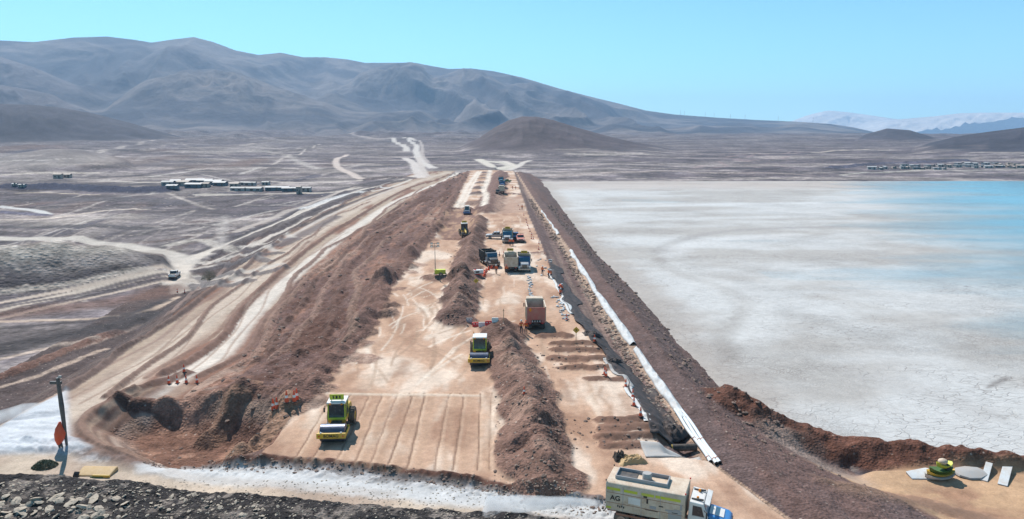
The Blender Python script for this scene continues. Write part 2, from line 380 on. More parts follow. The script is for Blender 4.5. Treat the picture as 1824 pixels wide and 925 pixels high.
# ---- haul road strips on the left bench
G.stroke(px_path([(110, 770), (190, 700), (260, 650), (330, 600), (400, 545), (470, 485), (540, 430), (600, 390), (680, 350), (750, 322), (800, 307)], None), 5.2, c_haul, .85, 0, soft=.5, cls=HAUL, rough=.15, seed=90)
G.stroke(px_path([(205, 790), (225, 735), (290, 690), (370, 645), (410, 610), (440, 570), (490, 520), (560, 460), (615, 418), (650, 395), (720, 352), (815, 308)], None), 3.6, (.54, .48, .42), .95, 0, soft=.5, cls=HAUL, rough=.15, seed=91)
G.stroke(px_path([(150, 700), (240, 640), (320, 585), (400, 520), (470, 460)], None), 1.4, (.28, .20, .155), .7, 0, soft=.8, seed=92)
G.stroke(px_path([(290, 668), (345, 640), (398, 600), (425, 560), (478, 505), (560, 436), (640, 385), (730, 335), (800, 312)], None), 1.9, (.185, .11, .085), 1, .75, cls=HAUL, kind='ridge', rough=.3, seed=93)
G.stroke(px_path([(185, 735), (240, 705), (300, 680), (330, 668)], None), 2.2, (.165, .10, .08), 1, .8, cls=HAUL, kind='ridge', rough=.3, seed=94)
G.stroke(px_path([(300, 560), (420, 460), (540, 375), (640, 330)], None), 1.6, (.20, .14, .12), .9, .5, cls=HAUL, kind='ridge', rough=.4, seed=95)
def bench_line(fr, y0_, y1_, w, col, a, dz, kind, sd):
    yy = y0_*(y1_/y0_)**np.linspace(0, 1, 26); f1 = [fr+.05*math.sin(q*.05+sd)+.03*math.sin(q*.17+sd*2) for q in yy]
    G.stroke([(float(np.interp(q, G.Ys, b1[:, 0]))*(1-f)+float(np.interp(q, G.Ys, b2[:, 0]))*f, q) for q, f in zip(yy, f1)], w, col, a, dz, soft=.7, kind=kind, rough=.35, seed=sd)
for k, (fr, ya, yb, w, col, a_, dz, kd) in enumerate([(.10, 72, 300, .8, (.23, .155, .125), .8, 0, 'flat'), (.22, 70, 260, .35, (.26, .18, .14), .8, -.06, 'flat'), (.28, 70, 260, .35, (.28, .20, .155), .8, -.06, 'flat'), (.36, 72, 320, 1.1, (.20, .125, .098), .9, .5, 'ridge'), (.46, 74, 240, .3, (.27, .19, .15), .8, -.05, 'flat'), (.05, 75, 420, 1.5, (.15, .10, .085), .95, .7, 'ridge'), (.55, 80, 200, 1.0, (.21, .13, .10), .7, .2, 'ridge'), (.93, 80, 400, 1.4, (.19, .115, .09), .9, .45, 'ridge'), (.80, 78, 220, .4, (.30, .215, .17), .7, -.05, 'flat'), (.73, 78, 220, .35, (.30, .215, .17), .7, -.05, 'flat'), (1.10, 84, 380, 1.6, (.24, .15, .115), .8, .5, 'ridge'), (1.25, 84, 330, 1.8, (.12, .068, .053), .8, .5, 'ridge'), (1.42, 84, 300, 1.6, (.25, .155, .12), .7, .5, 'ridge'), (1.6, 84, 300, 1.8, (.13, .072, .056), .7, .5, 'ridge'), (1.8, 84, 300, 1.5, (.25, .16, .12), .6, .4, 'ridge')]):
    bench_line(fr, ya, yb, w, col, a_, dz, kd, 900+k)
# turning loop of dark, rutted soil at the near end
for k, (off, col, w, dz) in enumerate([(0, (.145, .085, .066), 4.2, .25), (-14, (.33, .235, .175), .5, -.05), (8, (.27, .19, .145), .4, -.05), (-26, (.20, .125, .095), .9, .25), (20, (.21, .135, .10), .35, .1)]):
    G.stroke(px_path([(262+off, 690), (195+off, 728), (170+off*.9, 755), (178+off*.6, 780), (225+off*.3, 797-off*.15), (300, 806-off*.15)], None), w, col, .9, dz, soft=.5, cls=HAUL, rough=.2, seed=96+k)
G.stroke(px_path([(255, 718), (218, 738), (203, 760), (225, 783), (290, 798)], None), .8, (.48, .38, .31), .9, 0, soft=.6, seed=102)
G.stroke(px_path([(330, 690), (300, 712), (350, 714), (430, 712), (500, 720)], None), 1.6, (.30, .215, .165), .8, 0, soft=.8, seed=103)
# white wet road across the foreground and the pale bank at the far left
wr = px_path([(-60, 800), (120, 808), (250, 824), (340, 842), (450, 851), (600, 864), (750, 879), (900, 896), (1040, 908), (1130, 920)], None)
G.stroke(wr[11:], 2.2, (.49, .49, .49), .9, 0, soft=.6, cls=WHITE, rough=.25, seed=104, avoid=BERM)
G.stroke(px_path([(300, 838), (500, 862), (700, 880)], None), .9, (.40, .36, .33), .7, 0, soft=.9, rough=.6, seed=105)
bank = [G.at(px, py) for px, py in [(-60, 795), (0, 762), (60, 728), (118, 694), (122, 780), (160, 797), (90, 806), (-60, 812)]]
sl, m, px_, py_ = G.poly(bank, 1.2)
G.C[sl] = cmix(G.C[sl], np.broadcast_to(np.array((.48, .50, .53)), px_.shape+(3,)), m*.95); G.H[sl] = G.H[sl]+m*(.25+.15*fbm(px_/2, py_/.7, 3, 106)); G.K[sl] = np.where(m > .5, WHITE, G.K[sl])
# pit at the front left and the spoil ridge beside it
pit = [G.at(px, py) for px, py in [(190, 745), (235, 722), (330, 716), (440, 716), (492, 735), (455, 790), (395, 799), (300, 796), (225, 780)]]
r_ = G.poly(pit, 5.0)
sl, m, px_, py_ = r_
floor = -4.0+fbm(px_/2.5, py_/2.5, 3, 83)*.25
G.H[sl] = G.H[sl]*(1-m)+np.minimum(G.H[sl], floor)*m
G.C[sl] = cmix(G.C[sl], cmix(np.broadcast_to(np.array((.15, .078, .055)), px_.shape+(3,)), np.array((.27, .15, .105)), ss(.0, .5, fbm(px_/1.2, py_/1.2, 4, 84))), m); G.K[sl] = np.where(m > .5, EMB, G.K[sl])
G.stroke(px_path([(500, 742), (470, 770), (432, 797)], -.8), 4.4, (.25, .148, .10), 1, 2.3, cls=BERM, kind='ridge', rough=.4, seed=85)
G.stroke(px_path([(445, 745), (410, 770), (370, 790)], -4), 3.0, (.20, .115, .08), 1, 1.3, cls=BERM, kind='ridge', rough=.4, seed=86)
G.stroke(px_path([(210, 722), (300, 716), (440, 713), (490, 722)], -1.6), 2.0, (.13, .072, .055), 1, .45, cls=BERM, kind='ridge', rough=.2, seed=87)
G.stroke(px_path([(300, 770), (345, 778), (380, 772)], -5), 2.4, (.26, .15, .11), 1, .6, cls=EMB, kind='ridge', rough=.4, seed=88)
# dark stony ground nearest the camera
st = [G.at(px, py) for px, py in [(-200, 852), (100, 853), (270, 868), (420, 888), (600, 903), (800, 916), (960, 926), (1060, 945), (1060, 1200), (-400, 1200)]]
sl, m, px_, py_ = G.poly(st, .7)
G.H[sl] = G.H[sl]+m*(.45+.30*np.abs(fbm(px_*1.1, py_*1.1, 4, 107))+.25*fbm(px_/2.5, py_/2.5, 3, 108))
G.C[sl] = cmix(G.C[sl], cmix(np.broadcast_to(np.array((.030, .026, .026)), px_.shape+(3,)), np.array((.15, .125, .11)), ss(.05, .4, fbm(px_*1.3, py_*1.3, 4, 109))), m); G.K[sl] = np.where(m > .5, STONY, G.K[sl])
# ---- wheel marks and rolled lanes on the platform
for k in range(13):
    x0 = -16.6+k*1.62+random.uniform(-.4, .4)
    a = [(x0+random.uniform(-.05, .05)+.10*math.sin(k*2.1+y*.15), y) for y in np.arange(51.5, 68.6, 1.2)]
    a[-1] = (a[-1][0]+random.uniform(-.5, .8), a[-1][1])
    G.stroke(a, random.uniform(.12, .22), (.17, .10, .068), random.uniform(.6, .95), -.04, soft=.7, seed=110+k, only=PLAT)
    G.stroke([(p[0]+.22, p[1]) for p in a], .3, (.56, .42, .31), .28, .01, soft=.7, seed=130+k, only=PLAT)
    b = [(p[0]+.8+.15*math.sin(p[1]), p[1]) for p in a]; G.stroke(b, .5, (.36, .235, .16), .45, 0, soft=.9, seed=150+k, only=PLAT)
G.stroke([(-17.2, 68.4), (-9, 67.9), (-2.0, 67.6)], .6, (.60, .49, .39), .7, .04, soft=.8, seed=170, only=PLAT)
for k in range(70):
    y0 = random.uniform(70, 118); xa = np.interp(y0, G.Ys, b3[:, 0])+1.5; x0 = random.uniform(xa, -1.5 if y0 < 88 else -6.5)
    ang = random.gauss(0, .28); L = random.uniform(4, 16); bend = random.gauss(0, .02)
    a = [(x0+math.sin(ang+bend*t)*t, y0+math.cos(ang)*t) for t in np.linspace(0, L, 7)]
    a = [p for p in a if p[0] > np.interp(p[1], G.Ys, b3[:, 0])+.8]
    if len(a) > 2: G.stroke(a, random.uniform(.15, .5), random.choice([(.62, .53, .44), (.30, .20, .14), (.64, .55, .46), (.36, .25, .18)]), .6, random.choice([-.02, .02]), soft=.8, seed=171+k, only=PLAT)
for k in range(46):
    y0 = random.uniform(53, 200); x0 = random.uniform(float(np.interp(y0, G.Ys, b3[:, 0]))+1, float(np.interp(y0, G.Ys, b4[:, 0]))-1)
    L_ = random.uniform(1.5, 7); G.stroke([(x0, y0), (x0+random.gauss(0, .5), y0+L_)], random.uniform(.5, 2.2), random.choice([(.30, .175, .115), (.35, .215, .145), (.26, .15, .10), (.52, .40, .31)]), random.uniform(.3, .65), 0, soft=.95, rough=.6, seed=700+k, only=PLAT)
for k in range(60):
    y0 = random.uniform(56, 210); xb = np.interp(y0, G.Ys, b4[:, 0]); x0 = random.uniform(2.6 if y0 < 90 else -4, xb-2)
    a = [(x0+random.gauss(0, .05)*t*.4, y0+t) for t in np.linspace(0, random.uniform(5, 22), 6)]
    G.stroke(a, random.uniform(.15, .6), random.choice([(.60, .48, .38), (.33, .215, .15), (.38, .26, .185), (.58, .46, .37)]), .55, random.choice([-.02, .02]), soft=.8, seed=241+k, only=PLAT)
# loose loads spread across the right-hand lane
for (x0, x1, yy, n) in [(985, 1072, 612, 1), (992, 1062, 624, 1), (990, 1080, 640, 1), (1005, 1082, 655, 1), (1050, 1110, 676, 1), (1075, 1168, 748, 1), (1080, 1165, 762, 1), (1075, 1172, 778, 1), (1085, 1178, 795, 1), (962, 1010, 598, 1)]:
    a = [on_plane(x0+(x1-x0)*t, yy+random.uniform(-2, 2), 0) for t in np.linspace(0, 1, 6)]
    G.stroke(a, random.uniform(1.5, 2.5), (.165, .092, .066), .95, random.uniform(.3, .5), cls=PLAT, kind='ridge', rough=.5, seed=int(yy))
G.stroke(px_path([(925, 455), (950, 452), (972, 453)], 0), 1.6, (.17, .10, .085), 1, .7, cls=PLAT, kind='ridge', rough=.4, seed=301)
G.stroke(px_path([(893, 347), (910, 346), (926, 347)], 0), 3.2, (.15, .09, .08), 1, .7, cls=PLAT, kind='ridge', rough=.4, seed=302)
sl, m, px_, py_ = G.poly([on_plane(px, py, 0) for px, py in [(884, 352), (930, 350), (936, 378), (880, 382)]], 3)
G.C[sl] = cmix(G.C[sl], np.broadcast_to(np.array((.34, .22, .165)), px_.shape+(3,)), m*.8)
# dug area where the grader works
sl, m, px_, py_ = G.poly([on_plane(px, py, 0) for px, py in [(795, 376), (850, 373), (852, 400), (838, 428), (785, 426), (778, 400)]], 2.5)
G.H[sl] -= m*(.5+.3*fbm(px_/3, py_/3, 3, 303)); G.C[sl] = cmix(G.C[sl], cmix(np.broadcast_to(np.array((.20, .115, .088)), px_.shape+(3,)), np.array((.34, .21, .14)), ss(-.1, .3, fbm(px_/1.6, py_/8, 4, 304))), m)
G.stroke(px_path([(800, 374), (830, 372), (852, 376)], 0), 3, (.14, .08, .068), 1, .8, cls=PLAT, kind='ridge', rough=.4, seed=305)
G.stroke(px_path([(800, 423), (815, 425), (832, 423)], 0), 2.2, (.16, .09, .07), 1, .7, cls=PLAT, kind='ridge', rough=.4, seed=306)
# heaps dumped in a row on the far platform, pale tracks either side
for k, (px, py) in enumerate([(841, 365), (848, 347), (853, 337), (858, 327), (860, 319), (863, 314), (866, 309)]):
    x, y = on_plane(px, py, 0); w = 6.4 if k else 8.5
    G.stroke([(x-1.2, y), (x+1.2, y)], w, (.16, .115, .105) if k else (.22, .14, .11), 1, 1.6, cls=BERM, kind='ridge', rough=.3, seed=310+k)
G.stroke(px_path([(812, 372), (827, 345), (834, 330), (845, 315), (852, 305)], 0), 2.2, (.62, .54, .46), .9, 0, soft=.6, rough=.3, seed=320)
G.stroke(px_path([(822, 372), (835, 345), (841, 332), (849, 318), (857, 305)], 0), 1.4, (.62, .54, .46), .9, 0, soft=.6, rough=.3, seed=321)
G.stroke(px_path([(862, 372), (866, 352), (862, 340), (868, 325), (871, 312), (873, 303)], 0), 2.6, (.62, .54, .46), .9, 0, soft=.6, rough=.3, seed=322)
# ---- natural hills standing on the plain
def bump(g, prof, rc, wf, wb, col=None, a=.9, cls=None, p=1.6, rel=0.0, seed=0):
    az, te = sil(prof); A = np.arctan2(g.X, g.Y); r = np.hypot(g.X, g.Y)
    t = np.interp(A, az, te, left=-9, right=-9); ok = t > -5
    z = CAM_H+t*rc
    wd = (az[-1]-az[0])*(.06 if g is G else .22); win = ss(0, wd, A-az[0])*ss(0, wd, az[-1]-A)
    d = np.where(r < rc, (rc-r)/wf, (r-rc)/wb); bell = np.clip(1-d, 0, 1)
    bell = bell*bell*(3-2*bell)
    base = g.H; top = np.where(ok, np.maximum(z-base, 0), 0)*win
    n = (ridged(A*rc/90, r/240, 4, seed)-.3)*rel*bell*(1-bell)*4
    add = top*bell*(1+n)
    g.H = base+add
    m = ss(2.0, 7.0, add) if cls is not None else ss(3, 20, add)
    if col is not None:
        g.C = cmix(g.C, np.asarray(col, np.float32)*(1+.25*fbm(g.X/30, g.Y/30, 3, seed+3))[..., None], m*a).astype(np.float32)
    if cls is not None: g.K = np.where(add > 3.0, cls, g.K).astype(np.int16)
bump(G, [(760, 275), (820, 262), (850, 248), (880, 228), (905, 215), (930, 208), (955, 208), (985, 214), (1030, 228), (1080, 242), (1130, 254), (1190, 264), (1260, 274), (1330, 282)], 1050, 330, 420, (.075, .058, .064), .9, HILL, rel=.35, seed=401)
bump(G, [(-500, 190), (-200, 182), (0, 185), (60, 187), (110, 192), (160, 201), (200, 211), (235, 220), (280, 233), (330, 246), (400, 262)], 1900, 330, 420, (.050, .046, .058), .95, HILL, rel=.25, seed=402)
bump(G, [(1540, 300), (1600, 272), (1650, 257), (1700, 244), (1760, 235), (1824, 227), (1950, 215), (2200, 205)], 1250, 420, 500, (.042, .040, .052), .95, HILL, rel=.3, seed=403)
bump(G, [(1500, 262), (1540, 240), (1580, 229), (1620, 232), (1660, 244), (1720, 262)], 1900, 420, 500, (.055, .050, .062), .95, HILL, rel=.3, seed=404)
bump(G, [(-120, 290), (0, 283), (40, 272), (90, 266), (150, 268), (200, 278), (240, 290)], 720, 130, 130, (.26, .225, .205), .8, HILL, rel=.3, seed=405)
bump(G, [(-300, 440), (0, 440), (60, 436), (150, 437), (220, 443), (290, 460), (320, 480)], 205, 26, 40, (.165, .135, .13), .85, None, rel=.3, seed=406)
# ---- roads, tracks and pale patches across the valley
def road(pts, w, col=(.44, .37, .315), a=.9, dz=0.0, cls=ROAD, soft=.4, rough=.12, seed=1, kind='flat', n=5):
    pth = px_path(pts, None, n)
    if kind == 'ridge': w = max(w, .022*pth[:, 1].mean()); dz = dz*.8
    G.stroke(pth, w, col, a, dz, soft=soft, cls=cls, kind=kind, rough=rough, seed=seed)
rv = random.Random(77)
for k in range(240):
    px = rv.uniform(-20, 640); py = rv.choice([rv.uniform(255, 330), rv.uniform(330, 470), rv.uniform(340, 600)])
    lim = 735-(py-305)*1.75
    if px > lim-60: continue
    L_ = rv.uniform(25, 150)*(.6+py/700); sl_ = rv.gauss(-.10 if py < 420 else -.32, .12)
    pts_ = [(px+L_*t_, py+L_*sl_*t_+rv.gauss(0, 1.2)) for t_ in (0, .33, .66, 1)]
    if pts_[-1][0] > lim-15 or min(p_[1] for p_ in pts_) < 248: continue
    y_ = G.at(*pts_[0])[1]
    m_ = rv.random()
    if m_ < .42: road(pts_, y_*rv.uniform(.004, .011), rv.choice([(.36, .31, .28), (.42, .36, .32), (.30, .255, .235), (.46, .41, .37)]), a=rv.uniform(.4, .8), cls=None, soft=.8, rough=.5, seed=k)
    elif m_ < .8: road(pts_, y_*rv.uniform(.006, .018), rv.choice([(.07, .058, .064), (.095, .078, .08), (.12, .085, .078), (.06, .055, .075)]), a=rv.uniform(.4, .8), dz=rv.uniform(.1, .6), kind='ridge', cls=None, rough=.5, seed=k)
    else: road(pts_, y_*rv.uniform(.03, .08), rv.choice([(.10, .084, .088), (.25, .215, .20), (.13, .088, .078), (.085, .074, .085)]), a=rv.uniform(.4, .8), dz=rv.uniform(-.2, .4), cls=None, soft=.9, rough=.6, seed=k)
for k in range(60):
    px = rv.uniform(960, 1824); py = rv.uniform(258, 322); L_ = rv.uniform(30, 160)
    pts_ = [(px+L_*t_, py+rv.gauss(0, .8)) for t_ in (0, .5, 1)]; y_ = G.at(*pts_[0])[1]
    road(pts_, y_*rv.uniform(.006, .016), rv.choice([(.075, .066, .078), (.10, .082, .085), (.28, .235, .215), (.36, .31, .275)]), a=rv.uniform(.4, .8), cls=None, soft=.8, rough=.5, seed=k)
road([(310, 503), (318, 488), (330, 468), (380, 447), (430, 428), (500, 398), (570, 366), (640, 341), (700, 325), (740, 313)], 6.0, (.54, .475, .41))
road([(345, 452), (420, 424), (500, 391), (570, 359), (640, 335)], 2.6, (.065, .055, .06), a=.9, cls=None)
road([(360, 470), (440, 440), (520, 404), (600, 366), (680, 338), (735, 318)], 2.4, (.50, .44, .385), a=.9)
road([(385, 468), (460, 440), (540, 402), (620, 364), (700, 334)], 2.2, (.075, .06, .062), a=.85, cls=None)
road([(430, 462), (500, 428), (570, 392), (650, 356), (720, 330)], 1.8, (.46, .40, .355), a=.8)
road([(395, 448), (450, 424), (520, 395), (600, 358), (660, 338), (720, 321)], 3.0, (.07, .055, .058), dz=.9, kind='ridge', cls=None)
road([(330, 468), (300, 452), (230, 438), (150, 428), (60, 425), (-20, 424)], 7.5, (.47, .42, .37))
road([(410, 445), (360, 428), (300, 437)], 5, (.44, .39, .34), a=.7, cls=None)
road([(420, 413), (470, 395), (540, 368), (590, 348), (640, 330)], 3.2, (.40, .34, .30), a=.8)
road([(540, 372), (600, 352), (650, 342), (690, 335)], 4.5, (.56, .54, .52), a=.8, cls=None)
road([(310, 503), (290, 486), (220, 502), (130, 524), (0, 552)], 3.4, (.50, .42, .345))
road([(300, 478), (220, 494), (120, 517), (0, 540)], 2.2, (.47, .38, .31))
road([(300, 500), (210, 520), (110, 542), (0, 568)], 1.8, (.46, .37, .30))
road([(310, 497), (220, 513), (120, 535), (0, 560)], 2.2, (.075, .062, .068), cls=None)
road([(300, 490), (210, 507), (120, 528), (0, 549)], 1.8, (.085, .07, .075), cls=None)
road([(315, 530), (280, 548), (220, 562), (120, 570), (0, 573)], 1.6, (.46, .35, .27))
road([(320, 520), (318, 508), (330, 500), (360, 503), (420, 498)], 4, (.42, .36, .31))
road([(60, 650), (130, 622), (200, 598), (260, 575)], 1.4, (.34, .25, .20), a=.8, cls=None)
road([(0, 672), (80, 640), (150, 610), (210, 590)], 3.0, (.16, .085, .065), a=.9, dz=.6, kind='ridge', cls=None, rough=.4)
road([(0, 690), (100, 655), (190, 622)], 1.2, (.44, .33, .26), a=.8, cls=None)
road([(20, 560), (120, 548), (220, 535), (300, 515)], 9, (.15, .085, .068), a=.75, cls=None, soft=.8, rough=.4)
road([(0, 600), (100, 592), (180, 585), (240, 570)], 9, (.10, .082, .082), a=.8, cls=None, soft=.8, rough=.4)
for pts_, w_, c_ in (([(0, 508), (120, 492), (230, 470), (285, 460)], 7, (.052, .046, .05)), ([(0, 622), (90, 603), (190, 582), (270, 560)], 7, (.042, .036, .038)), ([(0, 470), (100, 462), (240, 451)], 6, (.07, .06, .066)), ([(0, 585), (110, 576), (230, 560), (300, 535)], 2.4, (.05, .042, .045)), ([(0, 440), (90, 436), (200, 434)], 4, (.38, .335, .30)), ([(0, 520), (140, 503), (270, 478)], 2.2, (.40, .34, .29)), ([(0, 640), (80, 622), (170, 600)], 1.5, (.36, .28, .23)), ([(0, 405), (120, 404), (260, 408)], 9, (.075, .066, .07)), ([(0, 358), (150, 356), (330, 360)], 16, (.085, .075, .082)), ([(560, 345), (640, 330), (700, 318)], 5, (.08, .068, .072)), ([(440, 455), (520, 425), (600, 385)], 4, (.15, .12, .115))):
    road(pts_, w_, c_, a=.9, cls=None, soft=.6, rough=.35, seed=int(w_*37))
for a_ in ([(345, 480), (400, 470), (470, 462)], [(350, 492), (420, 485), (500, 470)], [(340, 505), (390, 503), (440, 496)], [(430, 440), (480, 432), (520, 422)], [(390, 465), (440, 455), (490, 447)]):
    road(a_, 2.4, (.50, .45, .40), a=.75, cls=None, soft=.9, rough=.6)
    road([(p[0]+6, p[1]+4) for p in a_], 1.4, (.10, .085, .09), a=.75, dz=.5, kind='ridge', cls=None)
# the winding pair of roads beyond the dam
road([(740, 250), (700, 246), (708, 254), (722, 262), (724, 270)], 9, (.50, .45, .41))
road([(728, 247), (741, 258), (741, 270), (745, 280), (756, 292), (772, 300)], 8, (.52, .47, .43))
road([(748, 250), (752, 262), (752, 275), (762, 290)], 5, (.42, .36, .33), a=.7)
road([(722, 282), (735, 290), (742, 302), (750, 316)], 8, (.52, .46, .42))
road([(745, 280), (752, 300), (760, 314)], 5, (.46, .40, .36))
road([(618, 276), (602, 282), (598, 290), (605, 300), (622, 308), (646, 320)], 6, (.50, .41, .36))
road([(600, 294), (650, 295), (710, 294)], 4.5, (.48, .42, .38), a=.8)
road([(560, 277), (640, 273), (720, 270), (800, 272)], 6, (.105, .090, .098), a=.85, cls=None)
road([(640, 296), (700, 297), (720, 292)], 3, (.09, .08, .09), a=.85, cls=None)
road([(600, 240), (660, 246), (700, 246)], 20, (.33, .28, .26), a=.7, cls=None, soft=.9)
road([(645, 321), (690, 316), (730, 318)], 2.5, (.10, .075, .075), a=.9, dz=1, kind='ridge', cls=None)
# the far end of the dam
road([(852, 284), (868, 292), (880, 298), (905, 297)], 9, (.54, .48, .41), a=.9)
road([(862, 287), (900, 291), (912, 297), (900, 302)], 12, (.50, .45, .38), a=.85)
road([(893, 287), (905, 290), (915, 296)], 5, (.54, .47, .41))
road([(908, 303), (922, 297), (934, 289), (944, 286)], 5.5, (.52, .46, .41))
road([(780, 284), (860, 283), (960, 286), (1100, 291), (1250, 290)], 7, (.10, .085, .092), a=.85, cls=None)
road([(770, 300), (830, 300), (860, 302)], 3, (.11, .085, .085), a=.85, cls=None)
# plain beyond the lake
road([(985, 315), (1080, 308), (1200, 305), (1350, 308), (1440, 312)], 7, (.32, .26, .235), a=.8, cls=None, soft=.8)
road([(1000, 300), (1120, 297), (1300, 300), (1500, 300)], 5, (.10, .085, .095), a=.8, cls=None, rough=.4)
road([(1100, 318), (1250, 316), (1440, 317)], 2.0, (.40, .34, .30), a=.8, cls=None)
road([(1480, 300), (1560, 293), (1640, 290), (1720, 287)], 6, (.085, .08, .11), a=.9, dz=2.5, kind='ridge', cls=None)
road([(1500, 312), (1600, 306), (1700, 304), (1824, 301)], 5, (.40, .37, .32), a=.75, cls=None, soft=.8, rough=.4)
road([(1450, 272), (1500, 268), (1570, 266)], 9, (.42, .35, .29), a=.8)
road([(1476, 326), (1500, 330), (1540, 334)], 6, (.46, .40, .34), a=.9, dz=1.3, kind='ridge', cls=None)
for k in range(26):
    px, py = random.uniform(1220, 1400), random.uniform(268, 300)
    road([(px, py), (px+random.uniform(10, 40), py+random.uniform(-6, 6))], random.uniform(2, 5), (.26, .19, .185), a=.6, cls=None, soft=.9)
# left: shallow terraces, the long dark tailings bank and pale flats
road([(20, 334), (110, 335), (200, 339), (290, 340)], 24, (.035, .038, .065), a=1, dz=3.4, kind='ridge', cls=BERM, rough=.2)
road([(30, 344), (120, 345), (180, 347)], 2.0, (.46, .38, .29), a=.9, cls=None)
road([(0, 312), (100, 308), (170, 308)], 6, (.42, .36, .31), a=.85, cls=None)
road([(180, 323), (280, 325), (420, 325), (560, 325), (640, 322)], 5, (.46, .40, .35), a=.85)
road([(350, 347), (420, 347), (500, 345), (590, 343), (640, 335)], 3.6, (.48, .42, .36), a=.9)
road([(0, 368), (60, 375), (84, 382)], 4.5, (.50, .48, .46), a=.9)
road([(0, 378), (80, 384)], 3, (.12, .11, .15), a=.9, dz=1.0, kind='ridge', cls=None)
road([(0, 392), (80, 390), (120, 385), (200, 374), (260, 373)], 4, (.48, .40, .34), a=.8, cls=None, rough=.4)
road([(90, 398), (150, 390), (230, 386)], 14, (.33, .285, .255), a=.7, cls=None, soft=.9, rough=.4)
road([(0, 452), (80, 446), (200, 442), (280, 448)], 9, (.33, .29, .25), a=.75, cls=None, soft=.9, rough=.4)
road([(60, 475), (140, 470), (250, 460)], 5, (.25, .215, .20), a=.7, cls=None, soft=.9, rough=.5)
road([(400, 385), (398, 400), (395, 420), (393, 438)], 3.5, (.36, .32, .295), a=.6, cls=None, soft=.9)
road([(300, 345), (340, 360), (380, 373)], 2.5, (.40, .34, .30), a=.6, cls=None, soft=.9)
road([(300, 390), (380, 375), (450, 367), (530, 360)], 2.0, (.10, .085, .095), a=.7, cls=None, soft=.9)
road([(200, 275), (320, 270), (450, 268)], 22, (.30, .26, .24), a=.7, cls=None, soft=.9, rough=.4)
road([(300, 262), (420, 254), (520, 262)], 26, (.105, .09, .105), a=.6, cls=None, soft=.9, rough=.4)
X, Y = G.X, G.Y

M_soil = soil_mat('packed_soil', .25, 1.4, 7.0, var=(.88, 1.12), bump=.05, bscale=2.2, fine=(.84, 1.16))
M_loose = soil_mat('loose_soil', .3, 1.2, 5.0, var=(.80, 1.20), bump=.22, bscale=1.3, fine=(.68, 1.32), stones=1.6)
M_plain = soil_mat('desert_ground', .03, .18, .7, var=(.78, 1.25), bump=.7, bscale=.35, fine=(.58, 1.42), stones=.25)
M_hill = soil_mat('hill_slope', .006, .05, .35, var=(.85, 1.15), bump=1.2, bscale=.12, fine=(.8, 1.2))
M_wet = soil_mat('limed_road', .3, 1.1, 5.0, var=(.90, 1.08), bump=.03, bscale=3, fine=(.88, 1.10), rough=.7)
M_stony = soil_mat('stony_ground', .3, 1.6, 6.0, var=(.7, 1.3), bump=.25, bscale=2.0, fine=(.55, 1.5), stones=2.2)
under_lake = (G.H < -6.3)[:-1, :-1] & (X[:-1, :-1] > 40) & (Y[:-1, :-1] > 105)
for cl, nm, mt in ((GROUND, 'ground', M_plain), (EMB, 'embankment', M_loose), (PLAT, 'crest_platform', M_soil), (HAUL, 'haul_road', M_soil),
                   (ROAD, 'dirt_road', M_soil), (BERM, 'spoil_berm', M_loose), (WHITE, 'limed_road', M_wet), (HILL, 'hill', M_hill), (STONY, 'stony_ground', M_stony), (SAND, 'sandy_ground', M_soil)):
    G.build(cl, nm, mt, drop=under_lake)

# ================================================================== MOUNTAINS
ys = [2050.0]
while ys[-1] < 9200: ys.append(ys[-1]+ (14 if ys[-1] < 6200 else 40))
MG = Grid(ys, 640, 1.05, 0)
A = np.arctan2(MG.X, MG.Y); r = np.hypot(MG.X, MG.Y)
RC, R0 = 5600.0, 2150.0
az, te = sil([(-700, 90), (-300, 80), (-100, 73), (0, 72), (60, 75), (130, 67), (190, 65), (240, 71), (270, 76), (310, 70), (345, 66), (380, 75), (420, 90), (460, 98), (500, 94), (540, 102), (580, 102), (620, 106), (650, 112), (700, 112), (740, 112), (770, 118), (800, 123), (840, 122), (880, 127), (930, 138), (960, 147), (1000, 159), (1050, 172), (1100, 184), (1150, 197), (1200, 204), (1280, 210), (1350, 214), (1420, 217), (1480, 221), (1520, 227), (1560, 236), (1640, 246), (2100, 262)])
crest = CAM_H+np.interp(A, az, te)*RC
t = (r-R0)/(RC-R0)
base = 15+0*t
g = np.clip(t, 0, 1); prof = .30*g+.70*g**2.1
back = np.clip((r-RC)/2600, 0, 1)
MH = base+(crest-base)*np.where(t < 1, prof, 1-back**1.3*.8)
MH = np.where(t < 0, base-4*(-t)*8, MH)
rel = ridged(A*6+fbm(A*5, r/1100, 3, 501)*1.3, r/2600, 2, 502)*.75+.25*ridged(A*16+fbm(A*9, r/900, 2, 505)*.5, r/2200, 2, 506)
MH = MH+(rel-.35)*190*np.clip(crest/500, .12, 1)*np.clip(g**1.7*(1-g)*6.0, 0, 1)
MH = MH+fbm(MG.X/260, MG.Y/260, 4, 503)*14*np.clip(g*(1-g)*4, 0, 1)*np.clip(crest/500, .15, 1)
MG.H = MH
c0 = np.array((.048, .048, .060)); c1 = np.array((.150, .126, .120))
MG_base = ss(.0, .22, g)
MG.C = cmix(np.broadcast_to(c0, MG.X.shape+(3,)), c1, ss(-.2, .5, fbm(MG.X/500, MG.Y/350, 5, 504)+.4*fbm(MG.X/120, MG.Y/90, 4, 507)))
MG.C = (MG.C*MG_base[..., None]+np.array((.112, .094, .097))*(1-MG_base[..., None])).astype(np.float32)
bump(MG, [(150, 186), (170, 178), (220, 158), (280, 139), (330, 127), (370, 124), (420, 130), (470, 147), (530, 168), (600, 192), (680, 215)], 4000, 900, 700, None, rel=.30, seed=511)
bump(MG, [(-300, 90), (0, 103), (60, 122), (110, 143), (150, 160), (190, 176), (220, 190)], 4500, 750, 500, (.125, .105, .108), .7, rel=.3, seed=512)
